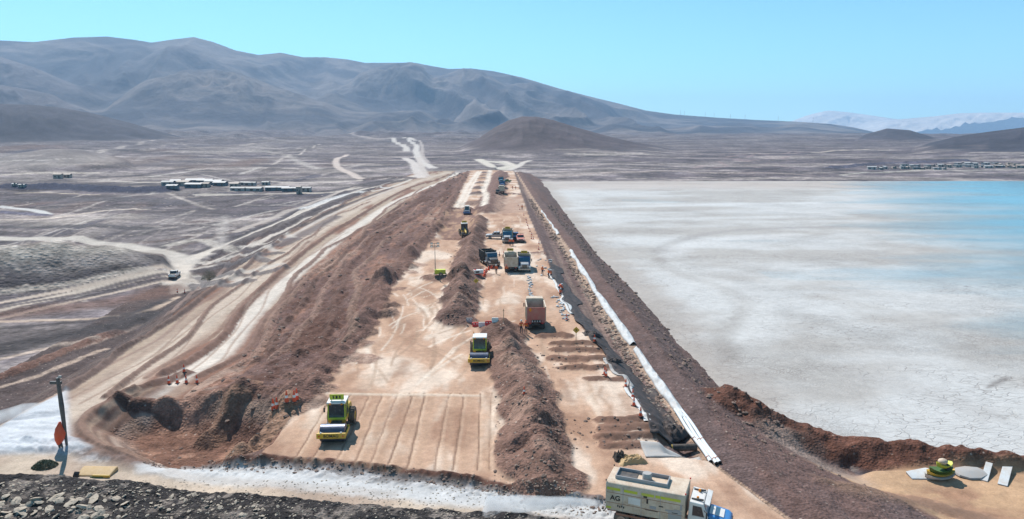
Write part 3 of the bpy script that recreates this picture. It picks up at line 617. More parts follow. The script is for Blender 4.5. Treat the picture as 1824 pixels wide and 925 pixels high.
bump(MG, [(-300, 135), (0, 152), (50, 160), (100, 170), (150, 184), (180, 196)], 3500, 600, 500, (.14, .115, .115), .6, rel=.3, seed=513)
bump(MG, [(230, 118), (270, 97), (300, 87), (325, 85), (360, 99), (400, 117), (430, 132)], 5000, 600, 500, (.115, .10, .105), .7, rel=.3, seed=514)
for k, pr in enumerate(([(600, 150), (650, 128), (700, 114), (735, 113), (765, 130), (790, 150)], [(745, 160), (790, 136), (825, 124), (860, 130), (900, 156), (930, 178)], [(880, 175), (920, 152), (950, 148), (990, 165), (1020, 185)], [(940, 188), (985, 166), (1010, 162), (1060, 180), (1120, 202)])):
    bump(MG, pr, 5000, 1000, 450, None, rel=.25, seed=515+k)
MG.K[:] = HILL
mt = MG.build(HILL, 'mountain_range', soil_mat('mountain_slope', .0012, .008, .05, var=(.82, 1.18), bump=14, bscale=.018, fine=(.78, 1.22)))
# pale ranges on the far horizon
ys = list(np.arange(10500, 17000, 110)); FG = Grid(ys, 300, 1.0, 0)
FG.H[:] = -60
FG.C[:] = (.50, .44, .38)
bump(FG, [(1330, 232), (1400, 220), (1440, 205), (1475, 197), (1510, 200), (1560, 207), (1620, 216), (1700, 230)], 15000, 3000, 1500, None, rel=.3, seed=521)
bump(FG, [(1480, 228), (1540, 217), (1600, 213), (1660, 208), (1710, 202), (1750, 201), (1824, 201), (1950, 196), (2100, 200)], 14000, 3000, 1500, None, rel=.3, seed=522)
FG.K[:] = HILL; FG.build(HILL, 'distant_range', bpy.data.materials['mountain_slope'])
# wide plain under the far country
def sheet(name, x0, x1, y0, y1, z, mat, nx=1, ny=1):
    vs_ = [(x0+(x1-x0)*i/nx, y0+(y1-y0)*j/ny, z) for j in range(ny+1) for i in range(nx+1)]
    fs = [(j*(nx+1)+i, j*(nx+1)+i+1, (j+1)*(nx+1)+i+1, (j+1)*(nx+1)+i) for j in range(ny) for i in range(nx)]
    me = bpy.data.meshes.new(name); me.from_pydata(vs_, [], fs); me.materials.append(mat)
    o = bpy.data.objects.new(name, me); COLL.objects.link(o); o['kind'] = 'structure'; return o
m, nt, b, out = mat_new('far_plain'); gp = nd(nt, 'ShaderNodeNewGeometry')
cr = nd(nt, 'ShaderNodeMix', data_type='RGBA'); cr.inputs['A'].default_value = (.26, .215, .19, 1); cr.inputs['B'].default_value = (.46, .40, .33, 1)
nt.links.new(remap(nt, noise_node(nt, gp.outputs['Position'], .0011, 5).outputs['Fac'], .4, .65, 0, 1), cr.inputs['Factor']); nt.links.new(cr.outputs['Result'], b.inputs['Base Color']); b.inputs['Roughness'].default_value = 1
sheet('far_plain', -18500, 18500, -500, 17300, -20, m)

# ================================================================== TAILINGS FLAT AND WATER
m, nt, b, out = mat_new('tailings'); gp = nd(nt, 'ShaderNodeNewGeometry'); P = gp.outputs['Position']
warp = noise_node(nt, P, .18, 3); wv = nd(nt, 'ShaderNodeVectorMath', operation='SCALE'); nt.links.new(warp.outputs['Color'], wv.inputs[0]); wv.inputs['Scale'].default_value = 5.0
ad = nd(nt, 'ShaderNodeVectorMath', operation='ADD'); nt.links.new(P, ad.inputs[0]); nt.links.new(wv.outputs[0], ad.inputs[1])
mp = nd(nt, 'ShaderNodeMapping'); nt.links.new(ad.outputs[0], mp.inputs[0]); mp.inputs['Rotation'].default_value = (0, 0, .5); mp.inputs['Scale'].default_value = (.45, 1.1, 1)
vo = nd(nt, 'ShaderNodeTexVoronoi', feature='DISTANCE_TO_EDGE'); vo.inputs['Scale'].default_value = .85; nt.links.new(mp.outputs[0], vo.inputs['Vector'])
vo2 = nd(nt, 'ShaderNodeTexVoronoi', feature='DISTANCE_TO_EDGE'); vo2.inputs['Scale'].default_value = 3.2; nt.links.new(mp.outputs[0], vo2.inputs['Vector'])
gate = remap(nt, noise_node(nt, P, .07, 4).outputs['Fac'], .42, .60, 0, 1)
gate2 = remap(nt, noise_node(nt, P, .045, 3).outputs['Fac'], .46, .60, 0, .7)
crack = mul(nt, remap(nt, vo.outputs['Distance'], .012, .04, 1, 0), gate); crack2 = mul(nt, remap(nt, vo2.outputs['Distance'], .03, .08, 1, 0), gate2)
mxc = nd(nt, 'ShaderNodeMath', operation='MAXIMUM'); nt.links.new(crack, mxc.inputs[0]); nt.links.new(crack2, mxc.inputs[1])
mps = nd(nt, 'ShaderNodeMapping'); nt.links.new(P, mps.inputs[0]); mps.inputs['Scale'].default_value = (.012, .05, 1); mps.inputs['Rotation'].default_value = (0, 0, .15)
cl = nd(nt, 'ShaderNodeAttribute', attribute_name='Col')
f = mul(nt, remap(nt, noise_node(nt, P, .9, 6, .7).outputs['Fac'], .3, .7, .86, 1.1), remap(nt, noise_node(nt, P, 4, 3, .7).outputs['Fac'], .3, .7, .9, 1.08))
c = scale_col(nt, cl.outputs['Color'], f)
mx = nd(nt, 'ShaderNodeMix', data_type='RGBA'); nt.links.new(mul(nt, mxc.outputs[0], remap(nt, noise_node(nt, P, .3, 2).outputs['Fac'], .3, .6, .15, .6)), mx.inputs['Factor']); nt.links.new(c, mx.inputs['A']); mx.inputs['B'].default_value = (.16, .13, .115, 1)
nt.links.new(mx.outputs['Result'], b.inputs['Base Color']); b.inputs['Roughness'].default_value = .85; b.inputs['Specular IOR Level'].default_value = .25
bn = nd(nt, 'ShaderNodeBump'); bn.inputs['Distance'].default_value = .05; bn.inputs['Strength'].default_value = .8
sb = nd(nt, 'ShaderNodeMath', operation='SUBTRACT'); nt.links.new(noise_node(nt, P, 1.6, 6, .7).outputs['Fac'], sb.inputs[0]); nt.links.new(mxc.outputs[0], sb.inputs[1])
nt.links.new(sb.outputs[0], bn.inputs['Height']); nt.links.new(bn.outputs[0], b.inputs['Normal'])
lv = [on_plane(px, py, -5.0) for px, py in [(1300, 728), (1345, 758), (1430, 772), (1540, 790), (1660, 806), (1760, 816), (1900, 834), (2300, 890)]]+[(430, 60), (430, 470), (5, 470), (5, 440)]
ly = [50.0]
while ly[-1] < 470: ly.append(ly[-1]*1.008)
LG = Grid(ly, 420, .92, 6.0); LG.H[:] = -5.0; lx, lyy = LG.X, LG.Y
w1 = fbm(lx/70+.6*fbm(lx/40, lyy/40, 2, 801), lyy/22, 5, 802); w2 = fbm(lx/9, lyy/5, 4, 803)
LC = cmix(np.broadcast_to(np.array((.375, .352, .33)), lx.shape+(3,)), np.array((.475, .468, .458)), ss(-.3, .35, w1+.25*w2))
LC = cmix(LC, np.array((.42, .36, .325)), ss(380, 425, lyy)*.8)
sh = np.interp(lyy, G.Ys, b7[:, 0]); LC = cmix(LC, np.array((.36, .315, .28)), (1-ss(1, 9, lx-sh+3*w2))*.8)
LG.C = LC.astype(np.float32)
for pts_, w, col, a_ in (([(1172, 452), (1180, 468), (1225, 492), (1285, 512), (1325, 538), (1318, 566), (1290, 600), (1300, 640)], 1.6, (.27, .245, .225), .75),
                       ([(1176, 450), (1200, 433), (1270, 415), (1380, 407), (1540, 404), (1700, 408)], 2.2, (.29, .27, .26), .6), ([(1190, 456), (1230, 436), (1300, 424), (1420, 418)], 3.5, (.53, .52, .51), .7),
                       ([(1195, 470), (1250, 500), (1310, 528), (1345, 560), (1330, 600)], 3.0, (.50, .49, .475), .6), ([(1060, 400), (1150, 392), (1300, 388), (1500, 384)], 4, (.53, .53, .525), .6),
                       ([(1020, 372), (1200, 366), (1450, 362)], 5, (.54, .54, .535), .6), ([(1100, 470), (1140, 505), (1200, 560), (1250, 620), (1330, 690)], 3.0, (.33, .30, .28), .45),
                       ([(1420, 430), (1560, 450), (1650, 480), (1700, 520)], 3, (.36, .345, .335), .4), ([(1400, 560), (1520, 590), (1640, 600), (1760, 630)], 2.5, (.34, .325, .31), .4), ([(1760, 690), (1796, 672)], .4, (.2, .18, .17), .8), ([(1500, 660), (1620, 690), (1760, 740)], 2.5, (.36, .34, .325), .4)):
    LG.stroke(px_path(pts_, -5.0), w*2, np.array(col), a_, 0, soft=.9, rough=.5, seed=int(w*100))
LG.K[:] = 1; sl, m_, _x, _y = LG.poly(lv, .01); LG.K[sl] = np.where(m_ > .5, 0, 1)
LG.build(0, 'tailings_flat', m)
# shallow water standing on the far right of the flat
m, nt, b, out = mat_new('shallow_water'); gp = nd(nt, 'ShaderNodeNewGeometry'); P = gp.outputs['Position']
b.inputs['Base Color'].default_value = (.14, .44, .58, 1); b.inputs['Roughness'].default_value = .12
mps = nd(nt, 'ShaderNodeMapping'); nt.links.new(P, mps.inputs[0]); mps.inputs['Scale'].default_value = (.01, .035, 1)
sx = nd(nt, 'ShaderNodeSeparateXYZ'); nt.links.new(P, sx.inputs[0])
dv = nd(nt, 'ShaderNodeMath', operation='MULTIPLY'); nt.links.new(sx.outputs['Y'], dv.inputs[0]); dv.inputs[1].default_value = .44
sb = nd(nt, 'ShaderNodeMath', operation='SUBTRACT'); nt.links.new(sx.outputs['X'], sb.inputs[0]); nt.links.new(dv.outputs[0], sb.inputs[1])
e = nd(nt, 'ShaderNodeMath', operation='ADD'); nt.links.new(remap(nt, sb.outputs[0], 4, 116, -.55, .75), e.inputs[0]); nt.links.new(remap(nt, noise_node(nt, mps.outputs[0], 1, 6, .6).outputs['Fac'], .3, .7, -.3, .3), e.inputs[1])
k = remap(nt, e.outputs[0], -.35, .7, 0, .8)
tr = nd(nt, 'ShaderNodeBsdfTransparent'); ms = nd(nt, 'ShaderNodeMixShader'); nt.links.new(k, ms.inputs[0]); nt.links.new(tr.outputs[0], ms.inputs[1]); nt.links.new(b.outputs[0], ms.inputs[2]); nt.links.new(ms.outputs[0], out.inputs['Surface'])
bn = nd(nt, 'ShaderNodeBump'); bn.inputs['Distance'].default_value = .02; nt.links.new(noise_node(nt, P, .6, 4).outputs['Fac'], bn.inputs['Height']); nt.links.new(bn.outputs[0], b.inputs['Normal'])
me = bpy.data.meshes.new('water'); me.from_pydata([(x, y, -4.99) for x, y in [(60, 95), (430, 95), (430, 470), (60, 470)]], [], [[0, 1, 2, 3]]); me.materials.append(m)
o = bpy.data.objects.new('water', me); COLL.objects.link(o); o['kind'] = 'structure'
# ================================================================== OBJECT HELPERS
class MB:
    def __init__(s): s.v, s.f = [], []
    def add(s, vs_, fs):
        o = len(s.v); s.v += [tuple(map(float, v)) for v in vs_]; s.f += [tuple(i+o for i in f) for f in fs]; return s
    def box(s, c, d, top=(1, 1), shift=(0, 0)):
        x, y, z = c; a, b_, h = d[0]/2, d[1]/2, d[2]/2; q = []
        for sz in (-1, 1):
            tx, ty = (top if sz > 0 else (1, 1)); ox, oy = (shift if sz > 0 else (0, 0))
            q += [(x-a*tx+ox, y-b_*ty+oy, z+sz*h), (x+a*tx+ox, y-b_*ty+oy, z+sz*h), (x+a*tx+ox, y+b_*ty+oy, z+sz*h), (x-a*tx+ox, y+b_*ty+oy, z+sz*h)]
        return s.add(q, [(3, 2, 1, 0), (4, 5, 6, 7), (0, 1, 5, 4), (1, 2, 6, 5), (2, 3, 7, 6), (3, 0, 4, 7)])
    def tube(s, p0, p1, r0, r1=None, n=14, cap=True):
        r1 = r0 if r1 is None else r1; p0, p1 = Vector(p0), Vector(p1); d = (p1-p0).normalized()
        u = d.orthogonal().normalized(); w = d.cross(u); q = []
        for p, rr in ((p0, r0), (p1, r1)):
            q += [p+(u*math.cos(2*math.pi*i/n)+w*math.sin(2*math.pi*i/n))*rr for i in range(n)]
        fs = [(i, (i+1) % n, n+(i+1) % n, n+i) for i in range(n)]
        if cap: fs += [tuple(range(n-1, -1, -1)), tuple(range(n, 2*n))]
        return s.add(q, fs)
    def path(s, pts, rr, n=8):
        for a, b_ in zip(pts[:-1], pts[1:]): s.tube(a, b_, rr, None, n)
        return s
    def lathe(s, prof, axis='z', c=(0, 0, 0), n=18):
        q = []; k = len(prof)
        for i in range(n):
            a = 2*math.pi*i/n
            for (rr, h) in prof:
                p = (rr*math.cos(a), rr*math.sin(a), h)
                if axis == 'x': p = (p[2], p[0], p[1])
                if axis == 'y': p = (p[1], p[2], p[0])
                q.append((p[0]+c[0], p[1]+c[1], p[2]+c[2]))
        fs = [(i*k+j, ((i+1) % n)*k+j, ((i+1) % n)*k+j+1, i*k+j+1) for i in range(n) for j in range(k-1)]
        return s.add(q, fs)
    def prism(s, prof, x0, x1):
        """profile in (y, z), extruded along x"""
        n = len(prof); q = [(x0, y, z) for y, z in prof]+[(x1, y, z) for y, z in prof]
        fs = [(i, (i+1) % n, n+(i+1) % n, n+i) for i in range(n)]+[tuple(range(n-1, -1, -1)), tuple(range(n, 2*n))]
        return s.add(q, fs)
    def sphere(s, c, r, n=10, m=7):
        rr = r if isinstance(r, (tuple, list)) else (r, r, r); q = []
        for j in range(m+1):
            th = math.pi*j/m
            for i in range(n):
                a = 2*math.pi*i/n; q.append((c[0]+rr[0]*math.sin(th)*math.cos(a), c[1]+rr[1]*math.sin(th)*math.sin(a), c[2]+rr[2]*math.cos(th)))
        return s.add(q, [(j*n+i, (j+1)*n+i, (j+1)*n+(i+1) % n, j*n+(i+1) % n) for j in range(m) for i in range(n)])
    def mesh(s, name, mat, smooth=40):
        me = bpy.data.meshes.new(name); me.from_pydata(s.v, [], s.f)
        import bmesh
        bm = bmesh.new(); bm.from_mesh(me); bmesh.ops.recalc_face_normals(bm, faces=bm.faces); bm.to_mesh(me); bm.free()
        if smooth:
            me.polygons.foreach_set('use_smooth', [True]*len(me.polygons)); me.set_sharp_from_angle(angle=R(smooth))
        if mat: me.materials.append(mat)
        return me
    def build(s, name, mat, parent=None, bevel=0.0, smooth=40):
        o = bpy.data.objects.new(name, s.mesh(name, mat, smooth)); COLL.objects.link(o); o.parent = parent
        if bevel:
            b_ = o.modifiers.new('bevel', 'BEVEL'); b_.width = bevel; b_.segments = 2; b_.limit_method = 'ANGLE'; b_.angle_limit = R(40)
        return o
def B(c, d, **k): return MB().box(c, d, **k)
def tag(o, label, cat, group=None, kind=None):
    if label: o['label'] = label
    if cat: o['category'] = cat
    if group: o['group'] = group
    if kind: o['kind'] = kind
    return o
def thing(name, label, cat, loc=(0, 0, 0), rz=0.0, group=None):
    o = bpy.data.objects.new(name, None); COLL.objects.link(o); o.empty_display_size = .3
    o.location = loc; o.rotation_euler = (0, 0, rz); return tag(o, label, cat, group)
def copy_tree(o, parent=None):
    c = o.copy(); COLL.objects.link(c); c.parent = parent
    for ch in o.children: copy_tree(ch, c)
    return c
def spot(px, py, dz=0.0):
    x, y = G.at(px, py); return (x, y, G.z(x, y)+dz)
def text(name, body, size, mat, parent, loc, rot, depth=.012):
    cu = bpy.data.curves.new(name, 'FONT'); cu.body = body; cu.size = size; cu.extrude = depth; cu.align_x = 'CENTER'; cu.align_y = 'CENTER'; cu.offset = size*.02
    t_ = bpy.data.objects.new(name, cu); COLL.objects.link(t_)
    me = bpy.data.meshes.new_from_object(t_.evaluated_get(bpy.context.evaluated_depsgraph_get())); me.name = name
    bpy.data.objects.remove(t_); me.materials.clear(); me.materials.append(mat)
    o = bpy.data.objects.new(name, me); COLL.objects.link(o); o.parent = parent; o.location = loc; o.rotation_euler = rot; return o

M_yel = paint('machine_yellow', (.60, .37, .01), .42, dust=.32); M_lime = paint('signal_lime', (.50, .54, .02), .5, dust=.28)
M_white = paint('white_paint', (.68, .67, .65), .4, dust=.22); M_dirtyw = paint('dusty_white_paint', (.60, .50, .395), .55, dust=.6, dcol=(.40, .27, .18))
M_blue = paint('blue_paint', (.03, .10, .26), .3, dust=.15); M_teal = paint('teal_paint', (.06, .22, .30), .3, dust=.15); M_sky = paint('bright_blue_paint', (.05, .24, .55), .3, dust=.12)
M_pink = paint('faded_red_paint', (.50, .13, .10), .55, dust=.3); M_red = paint('red_plastic', (.62, .03, .03), .4, dust=.08); M_orange = paint('orange_plastic', (.72, .09, .03), .45, dust=.06)
M_black = paint('black_rubber', (.018, .018, .020), .75, dust=.22); M_dark = paint('dark_steel', (.045, .048, .055), .5, .3, dust=.25); M_grey = paint('grey_paint', (.30, .31, .33), .4, dust=.25)
M_char = paint('charcoal_paint', (.06, .065, .075), .4, dust=.2); M_steel = paint('worn_steel', (.34, .33, .32), .35, .8, dust=.3); M_silver = paint('silver_paint', (.42, .43, .45), .3, .3, dust=.2)
M_rust = paint('rusty_chassis', (.30, .10, .055), .7, dust=.35); M_beacon = paint('amber_lens', (.75, .25, .02), .25, dust=.02); M_lens = paint('clear_lens', (.75, .75, .72), .15, dust=.05)
M_hard = paint('white_helmet', (.75, .75, .72), .35, dust=.03); M_drum = paint('drum_steel', (.08, .10, .15), .32, .7, dust=.12); M_ink = paint('black_lettering', (.02, .02, .022), .6, dust=.05)
M_skin = paint('skin', (.36, .20, .14), .6, dust=.02); M_vest = paint('hi_vis_orange', (.70, .10, .03), .8, dust=.06); M_navy = paint('navy_trousers', (.035, .04, .06), .85, dust=.15)
M_roof = paint('white_roof_sheet', (.32, .34, .36), .6, dust=.4); M_wallb = paint('blue_wall_sheet', (.06, .12, .16), .6, dust=.2); M_walltan = paint('tan_wall_sheet', (.36, .30, .26), .7, dust=.25)
M_pipe = paint('white_pipe', (.70, .74, .76), .3, dust=.12); M_geo = paint('white_geotextile', (.52, .55, .57), .8, dust=.4); M_liner = paint('black_geomembrane', (.026, .024, .025), .65, dust=.55, dcol=(.12, .085, .075), spec=.2)
M_lgrey = paint('grey_geotextile', (.34, .34, .34), .7, dust=.3); M_wood = paint('raw_timber', (.40, .28, .17), .8, dust=.2); M_green = paint('green_tarp', (.06, .13, .03), .55, dust=.1)
M_tyre = paint('dusty_tyre', (.028, .027, .027), .85, dust=.4); M_mud = paint('tan_tarp', (.46, .31, .15), .7, dust=.2)
def glass(name, col):
    m, nt, b, out = mat_new(name); b.inputs['Base Color'].default_value = (*col, 1); b.inputs['Roughness'].default_value = .08; b.inputs['Specular IOR Level'].default_value = .6
    tc = nd(nt, 'ShaderNodeTexCoord'); nt.links.new(remap(nt, noise_node(nt, tc.outputs['Object'], 4, 4).outputs['Fac'], .35, .7, .05, .35), b.inputs['Roughness']); return m
M_glass = glass('window_glass', (.02, .03, .04)); M_bglass = glass('blue_tinted_glass', (.02, .09, .16))

def wheel(parent, c, rad, wid, rim=M_steel, name='wheel'):
    """axle along x"""
    t_ = MB().lathe([(rad*.55, -wid/2), (rad*.93, -wid/2), (rad, -wid*.32), (rad, wid*.32), (rad*.93, wid/2), (rad*.55, wid/2), (rad*.55, -wid/2)], 'x', (0, 0, 0), 22)
    for i in range(22):
        a = 2*math.pi*i/22; t_.box((0, rad*1.0*math.cos(a), rad*1.0*math.sin(a)), (wid*.8, .05, .05))
    w = t_.build(name, M_tyre, parent); w.location = c
    MB().lathe([(.0, -wid*.30), (rad*.30, -wid*.36), (rad*.34, -wid*.46), (rad*.56, -wid*.44), (rad*.56, wid*.44), (rad*.34, wid*.46), (rad*.30, wid*.36), (.0, wid*.30)], 'x', (0, 0, 0), 16).build('rim', rim, w)
    return w
def sign_plate(parent, c, mat=M_lime):
    s_ = B((c[0], c[1], c[2]+.28), (1.25, .08, .50)).build('sign_board', mat, parent, .02)
    for sx in (-.45, .45): MB().tube((c[0]+sx, c[1], c[2]-.06), (c[0]+sx, c[1], c[2]+.2), .03).build('bracket', M_dark, s_)
    for f_ in (-1, 1):
        for i, w in enumerate((.12, .16, .10)): B((c[0]-.28+i*.28, c[1]+f_*.045, c[2]+.28), (w, .01, .26)).build('numeral', M_ink, s_)
    return s_

# ------------------------------------------------------------------ soil compactor
def roller(label, loc, rz, body=M_yel, cabm=M_lime, sign=True, words=True, hood=M_yel):
    t_ = thing('road_roller', label, 'road roller', loc, rz, None)          # forward = local +y
    d = MB().lathe([(.0, -1.06), (.70, -1.06), (.75, -1.03), (.75, 1.03), (.70, 1.06), (.0, 1.06)], 'x', (0, 2.0, .75), 40).build('drum', M_drum, t_)
    MB().lathe([(.0, -1.09), (.22, -1.09), (.22, 1.09), (.0, 1.09)], 'x', (0, 2.0, .75), 16).build('hub', M_dark, d)
    fr = MB()
    for sx in (-1, 1): fr.box((sx*1.15, 2.0, .80), (.10, 1.75, .32))
    fr.box((0, 1.08, .85), (2.4, .18, .40)); fr.build('drum_frame', body, t_, .02)
    fb = B((0, 2.93, .86), (2.46, .20, .46)).build('front_beam', body, t_, .03)
    sc_ = B((0, 2.83, .56), (2.05, .05, .14)).build('scraper', M_dark, t_)
    if words:
        text('lettering', 'BOMAG', .36, M_ink, fb, (0, 3.035, .86), (math.pi/2, 0, math.pi))
        for sx in (-1, 1): B((sx*1.0, 3.035, .86), (.12, .01, .12)).build('red_mark', M_red, fb)
    for sx in (-.85, .85): MB().sphere((sx, 3.0, 1.17), (.09, .09, .07)).build('headlight', M_lens, t_)
    MB().prism([(.85, .55), (.85, 1.15), (.3, 1.25), (.3, .50)], -.45, .45).build('articulation_joint', M_dark, t_)
    B((0, -.35, 1.15), (1.5, 1.7, .35)).build('platform', body, t_, .03)
    cab = MB().prism([(.55, 1.3), (.45, 1.75), (.38, 2.72), (-.95, 2.72), (-1.0, 1.3)], -.72, .72).build('cab_glass', M_glass, t_)
    for sx in (-.73, .73):
        for pa, rr in (([(sx, .57, 1.3), (sx, .46, 1.78), (sx, .39, 2.74)], .055), ([(sx, -1.02, 1.3), (sx, -.96, 2.74)], .055), ([(sx, -.3, 1.3), (sx, -.3, 2.74)], .035)): MB().path(pa, rr, 8).build('cab_post', cabm, t_)
    B((0, .56, 1.40), (1.5, .10, .20)).build('cab_sill', cabm, t_, .02)
    rf = MB().prism([(.58, 2.74), (.55, 2.88), (-1.05, 2.92), (-1.1, 2.74)], -.82, .82).build('cab_roof', M_white, t_, .03)
    for sx in (-.5, .5): MB().sphere((sx, .62, 2.76), (.10, .06, .08)).build('work_lamp', M_beacon, t_)
    for sx in (-1, 1):
        MB().path([(sx*.74, .45, 2.55), (sx*1.0, .6, 2.6), (sx*1.0, .6, 2.25)], .02, 6).box((sx*1.02, .62, 2.25), (.14, .06, .42)).build('mirror', M_black, t_)
        MB().path([(sx*.8, .45, 1.2), (sx*.8, .45, .75)], .03, 6).box((sx*.85, .1, .8), (.3, .5, .05)).build('step', M_dark, t_)
    MB().prism([(-1.05, 1.2), (-1.05, 2.0), (-2.5, 1.85), (-2.85, 1.5), (-2.85, .8), (-1.3, .8)], -.72, .72).build('engine_hood', hood, t_, .05)
    B((0, -2.87, 1.15), (1.1, .05, .5)).build('rear_grille', M_black, t_)
    for sx in (-.92, .92): wheel(t_, (sx, -1.75, .78), .78, .58, body)
    MB().tube((.75, -.9, 2.9), (.75, -.9, 3.15), .05).build('beacon', M_beacon, t_)
    if sign: sign_plate(t_, (0, .1, 2.95))
    return t_
# ------------------------------------------------------------------ tipper truck
def dump_truck(label, loc, rz, cabm, bedm, tailm=None, hoodm=None, sign=True, mark=False, name='dump_truck', tall=1.55):
    tailm = tailm or bedm; hoodm = hoodm or cabm
    t_ = thing(name, label, 'truck', loc, rz)                                # forward = local +y, origin under the middle
    ch = MB()
    for sx in (-.42, .42): ch.box((sx, -.2, .82), (.12, 7.6, .26))
    for y in (-3.6, -2, 0, 2, 3.3): ch.box((0, y, .82), (.8, .14, .2))
    ch.build('chassis', M_dark, t_)
    for sx in (-1, 1):
        wheel(t_, (sx*1.02, 2.75, .52), .52, .30, M_steel)
        for y in (-1.55, -2.9): wheel(t_, (sx*.93, y, .52), .52, .56, M_steel)
    cab = MB().prism([(2.0, 1.0), (2.0, 1.85), (1.72, 2.70), (.60, 2.78), (.50, 1.0)], -1.1, 1.1).build('cab', cabm, t_, .06)
    MB().prism([(2.02, 1.92), (1.78, 2.62), (1.75, 2.62), (1.98, 1.92)], -.98, .98).build('windshield', M_bglass, t_)
    for sx in (-1, 1):
        MB().prism([(1.80, 1.85), (1.62, 2.52), (.85, 2.56), (.80, 1.85)], sx*1.085, sx*1.115).build('side_window', M_glass, t_)
        d_ = MB().prism([(1.85, 1.05), (1.85, 1.82), (.78, 1.82), (.78, 1.05)], sx*1.085, sx*1.12).build('door', cabm, t_)
        MB().box((sx*1.13, .92, 1.5), (.03, .16, .04)).build('handle', M_dark, d_)
        MB().path([(sx*1.1, 1.75, 2.3), (sx*1.42, 1.95, 2.3)], .02, 6).box((sx*1.42, 1.95, 2.15), (.16, .07, .55)).build('mirror', M_black, t_)
        MB().prism([(3.45, .75), (3.38, 1.12), (3.0, 1.28), (2.4, 1.22), (2.08, .85), (2.2, .8), (2.45, 1.08), (2.95, 1.12), (3.2, .95), (3.25, .72)], sx*.86, sx*1.2).build('fender', hoodm, t_, .03)
        B((sx*.92, 3.52, 1.12), (.30, .08, .20)).build('headlight', M_lens, t_, .02)
        MB().tube((sx*1.0, .15, .75), (sx*1.0, 1.55, .75), .30, None, 16).build('fuel_tank', M_steel, t_)
        MB().tube((sx*1.02, .28, 1.0), (sx*1.02, .28, 2.95), .07).build('exhaust_stack', M_steel, t_)
    MB().prism([(2.0, .95), (3.48, .95), (3.50, 1.55), (3.30, 1.70), (2.0, 1.90)], -.80, .80).build('hood', hoodm, t_, .08)
    gr_ = B((0, 3.51, 1.22), (.95, .06, .62)).build('grille', M_black, t_, .02)
    for i in range(6): B((-.38+i*.152, 3.545, 1.22), (.03, .02, .58)).build('grille_bar', M_steel, gr_)
    B((0, 3.58, .66), (2.35, .16, .30)).build('bumper', M_steel, t_, .03)
    bz, bh, y0, y1 = 1.08, tall, -3.85, .25
    B((0, (y0+y1)/2, bz+.05), (2.5, y1-y0, .12)).build('bed_floor', M_dark, t_)
    for sx in (-1, 1):
        sd = MB().prism([(y0, bz), (y1, bz), (y1, bz+bh), (y0, bz+bh)], sx*1.20, sx*1.28).build('bed_side', bedm, t_)
        for k in range(6): B((sx*1.31, y0+.3+k*.7, bz+bh/2), (.06, .10, bh-.06)).build('rib', bedm, sd)
        B((sx*1.27, (y0+y1)/2, bz+bh+.04), (.16, y1-y0, .10)).build('top_rail', bedm, sd)
    B((0, y1, bz+bh/2+.12), (2.5, .10, bh+.24)).build('headboard', bedm, t_)
    MB().prism([(y1, bz+bh+.22), (y1+.9, bz+bh+.36), (y1+.9, bz+bh+.44), (y1, bz+bh+.30)], -1.15, 1.15).build('cab_guard', bedm, t_)
    tg = B((0, y0-.04, bz+bh/2), (2.44, .09, bh)).build('tailgate', tailm, t_, .02)
    for k in (-1, 1): B((k*.62, y0-.10, bz+bh/2), (.08, .06, bh-.1)).build('tailgate_rib', tailm, tg)
    if mark:
        MB().tube((-.75, y0-.085, bz+bh-.30), (-.75, y0-.11, bz+bh-.30), .24, None, 20).build('yellow_sticker', M_beacon, tg)
        pl = B((0, y0-.10, bz+.22), (1.45, .03, .36)).build('plate', M_ink, tg)
        for i in range(4): B((-.5+i*.33, y0-.12, bz+.22), (.10, .01, .22)).build('plate_mark', M_white, pl)
    for sx in (-.85, .85):
        B((sx, y0-.02, .62), (.52, .03, .55)).build('mud_flap', M_black, t_); B((sx, y0-.08, 1.0), (.30, .06, .12)).build('tail_light', M_red, t_)
    if sign: sign_plate(t_, (0, y1+.55, bz+bh+.46), M_yel)
    return t_
